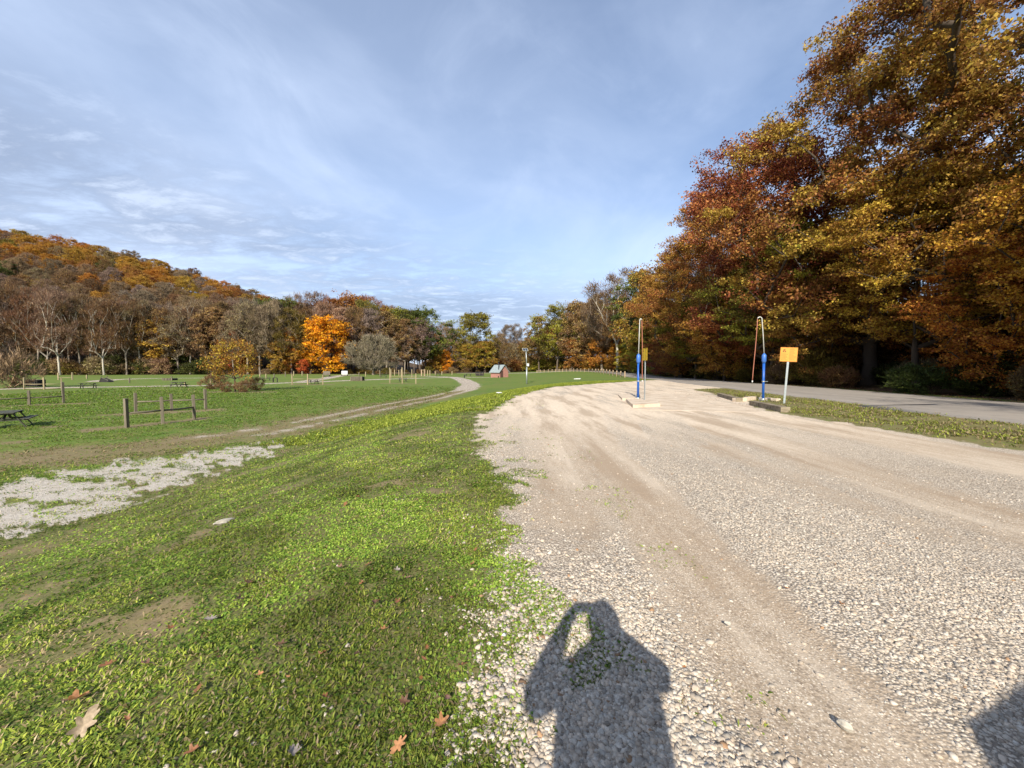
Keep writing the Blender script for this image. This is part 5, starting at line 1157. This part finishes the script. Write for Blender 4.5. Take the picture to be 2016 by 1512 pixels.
for a in [(165, 1445, 62, 'tan', 'large tan oak leaf near the lower left corner'), (150, 1392, 44, 'orange', 'narrow orange leaf above the large tan oak leaf'), (212, 1322, 26, 'rust', None), (139, 1334, 20, 'rust', None), (287, 1320, 26, 'pink', None), (416, 1228, 28, 'grey', 'pale grey leaf in the middle of the grass bank'),
          (472, 1190, 24, 'pink', None), (488, 1158, 36, 'orange', 'curled orange leaf touching a pinkish one on the bank'), (612, 1195, 22, 'rust', None), (555, 1282, 26, 'brown', None), (636, 1300, 30, 'orange', 'bright orange leaf low in the middle of the grass'), (512, 1345, 18, 'orange', None), (568, 1352, 16, 'orange', None), (390, 1370, 34, 'rust', None),
          (378, 1495, 28, 'rust', None), (578, 1497, 36, 'grey', 'grey curled leaf at the bottom edge left of centre'), (272, 1172, 20, 'brown', None), (870, 1437, 44, 'orange', 'long rust orange oak leaf on bare ground beside the stones'), (785, 1490, 44, 'orange', 'orange leaf at the bottom edge under the bare patch'), (796, 1402, 30, 'brown', None), (909, 1328, 32, 'rust', None), (880, 1392, 26, 'pink', None),
          (756, 1252, 22, 'orange', None), (713, 1158, 20, 'rust', None), (725, 1122, 26, 'rust', None), (803, 1150, 30, 'pink', None), (782, 1132, 20, 'grey', None), (887, 1188, 18, 'rust', None), (784, 1196, 24, 'rust', None), (738, 1196, 24, 'brown', None), (930, 1120, 22, 'rust', None), (936, 1090, 18, 'rust', None), (762, 1036, 18, 'orange', None), (680, 998, 20, 'rust', None), (615, 1010, 18, 'brown', None), (705, 985, 18, 'rust', None),
          (670, 1125, 22, 'pink', None), (835, 1315, 20, 'rust', None), (1655, 1193, 20, 'orange', 'orange leaf lying on the loose gravel'), (1343, 1374, 14, 'orange', 'small amber leaf on the stones right of the shadow'), (1548, 1163, 14, 'orange', 'faded leaf on the gravel above the orange one'), (895, 1080, 14, 'brown', None), (545, 1060, 16, 'grey', None), (702, 1300, 18, 'brown', None), (840, 1290, 16, 'rust', None), (640, 1392, 20, 'rust', None), (430, 1310, 16, 'orange', None), (335, 1250, 18, 'rust', None), (250, 1430, 16, 'rust', None), (960, 1335, 16, 'rust', None)]:
    fallen(*a[:4], a[4], .035 if a[0] < 1000 else .012)

# ------------------------------------------------------------------ people (their shadows fall into the picture)
def figure(loc, rz, scale, arms_up, label):
    e = empty('person', loc, rz, label, 'person')
    V_, E_, Rd = [], [], []
    def vv(p, r, link_=None, ry=None):
        V_.append(p); Rd.append((r, ry or r)); 
        if link_ is not None: E_.append((link_, len(V_) - 1))
        return len(V_) - 1
    pel = vv((0, 0, .98), .19, None, .15); wa = vv((0, 0, 1.15), .185, pel, .14); ch = vv((0, 0, 1.34), .19, wa, .14); nk = vv((0, 0, 1.49), .075, ch); 
    hd0 = vv((0, .015, 1.57), .075, nk); hd1 = vv((0, .02, 1.66), .092, hd0, .105); hd2 = vv((0, .01, 1.73), .07, hd1)
    for s_ in (-1, 1):
        sh = vv((s_ * .19, 0, 1.45), .085, ch)
        if arms_up:
            el = vv((s_ * .35, .10, 1.29), .072, sh); fo = vv((s_ * .22, .22, 1.38), .066, el); wr = vv((s_ * .115, .31, 1.50), .035, fo); pm = vv((s_ * .085, .33, 1.545), .036, wr, .02)
            tips = [(s_ * .05, .335, 1.585 - k_ * .02) for k_ in range(4)]; th_ = (s_ * .05, .30, 1.50)
        else:
            el = vv((s_ * .30, -.03, 1.16), .062, sh); fo = vv((s_ * .31, .02, 1.02), .05, el); wr = vv((s_ * .31, .06, .90), .033, fo); pm = vv((s_ * .31, .08, .84), .038, wr, .02)
            tips = [(s_ * .31, .06 + k_ * .018, .755 - .01 * (k_ in (1, 2))) for k_ in range(4)]; th_ = (s_ * .29, .13, .80)
        for k_, tpn in enumerate(tips):
            a_ = Vector(V_[pm]); b_ = Vector(tpn); mid = a_.lerp(b_, .5) + Vector((0, .012, 0)); i1 = vv(tuple(mid), .0105, pm); vv(tuple(b_), .0085, i1)
        i1 = vv(tuple(Vector(V_[pm]).lerp(Vector(th_), .6)), .012, pm); vv(th_, .010, i1)
        hp = vv((s_ * .10, 0, .90), .105, pel); kn = vv((s_ * .12, .02, .50), .068, hp); an = vv((s_ * .13, -.02, .09), .045, kn); ft = vv((s_ * .14, .12, .04), .042, an)
    me = bpy.data.meshes.new('body'); me.from_pydata(V_, E_, []); o = link('body', me, e); md = o.modifiers.new('skin', 'SKIN')
    for i, (a_, b_) in enumerate(Rd): me.skin_vertices[0].data[i].radius = (a_, b_)
    me.skin_vertices[0].data[0].use_root = True
    sb = o.modifiers.new('sub', 'SUBSURF'); sb.levels = 1; sb.render_levels = 1
    me.materials.append(M['cloth'])
    m = MB(); bmesh.ops.create_icosphere(m.bm, subdivisions=3, radius=1)
    for v_ in m.bm.verts:
        v_.co = Vector((v_.co.x * .083, v_.co.y * .1, v_.co.z * .125)); v_.co += Vector((0, .015, 1.65))
        if v_.co.y > .08 and abs(v_.co.x) < .02: v_.co.y += .018 * max(0, 1 - abs(v_.co.z - 1.63) / .03)
    m.build('face', M['skin'], e)
    m = MB(); bmesh.ops.create_icosphere(m.bm, subdivisions=3, radius=1); bmesh.ops.delete(m.bm, geom=[v_ for v_ in m.bm.verts if v_.co.y > .35 and v_.co.z < .45], context='VERTS')
    for v_ in m.bm.verts: v_.co = Vector((v_.co.x * .098, v_.co.y * .115 , v_.co.z * .135)) + Vector((0, .005, 1.665))
    m.build('hair', M['hair'], e)
    # jacket: loose shell round the torso
    m = MB(); rings = []
    for z_, rx_, ry_ in ((.80, .235, .17), (.95, .25, .18), (1.1, .245, .175), (1.25, .25, .18), (1.40, .25, .17), (1.48, .19, .14), (1.54, .10, .10)):
        rings.append([m.bm.verts.new((rx_ * math.cos(k_ * math.pi / 12), ry_ * math.sin(k_ * math.pi / 12), z_)) for k_ in range(24)])
    for A_, B_ in zip(rings, rings[1:]):
        for k_ in range(24): m.bm.faces.new((A_[k_], A_[(k_ + 1) % 24], B_[(k_ + 1) % 24], B_[k_])).smooth = True
    m.build('jacket', M['cloth'], e)
    e.scale = (scale,) * 3; return e
ph_x = 0.05
figure((ph_x, -.37, Hs(.1, -.4) - .0), R(12), 1.0, True, 'person raising a phone with both hands, seen only as a dark shadow on the gravel')
p_ = empty('phone', (0, -.035, CZ), 0, 'phone held up in both hands of the person with the raised arms', 'phone'); m = MB(); m.box((0, 0, 0), (.15, .009, .075)); m.build('case', M['black'], p_, .002)
# the rounded shadow at the lower right: a tall car parked behind the photographer
e = empty('parked_car', (2.15, -3.02, Hs(2.2, -3.5)), 0, 'tall dark car, seen only as the rounded shadow at the lower right', 'car')
m = MB(); L2 = 2.35; secs = []
for yy_, top, w_ in ((-L2, .95, .86), (-L2 * .8, 1.05, .92), (-L2 * .45, 1.2, .95), (-L2 * .2, 1.66, .95), (.4, 1.72, .95), (1.9, 1.70, .95), (2.28, 1.62, .93), (L2, 1.2, .88)):
    rf_ = .80 if top > 1.5 else .88
    secs.append([m.bm.verts.new((a * w_, yy_, b)) for a, b in ((-1, .35), (-1.03, .75), (-1, 1.05 if top > 1.3 else .8), (-rf_ - .05, top - .36), (-rf_ + .14, top - .13), (0, top + .04), (rf_ - .14, top - .13), (rf_ + .05, top - .36), (1, 1.05 if top > 1.3 else .8), (1.03, .75), (1, .35))])
for A_, B_ in zip(secs, secs[1:]):
    for k_ in range(11): m.bm.faces.new((A_[k_], A_[(k_ + 1) % 11], B_[(k_ + 1) % 11], B_[k_]))
m.bm.faces.new(secs[0][::-1]); m.bm.faces.new(secs[-1]); m.build('body', M['cloth'], e)
m = MB()
for s_ in (-1, 1): m.prism([(s_ * .93, -.9, 1.1), (s_ * .93, 1.9, 1.1), (s_ * .83, 1.7, 1.5), (s_ * .83, -.35, 1.5)], (s_ * .03, 0, 0))
m.build('window', M['glass'], e)
for s_ in (-.85, .85):
    for yy_ in (-1.45, 1.4):
        m = MB(); m.tube([(s_ - .12, yy_, .36), (s_ + .12, yy_, .36)], .36, 20); m.build('wheel', M['black'], e)
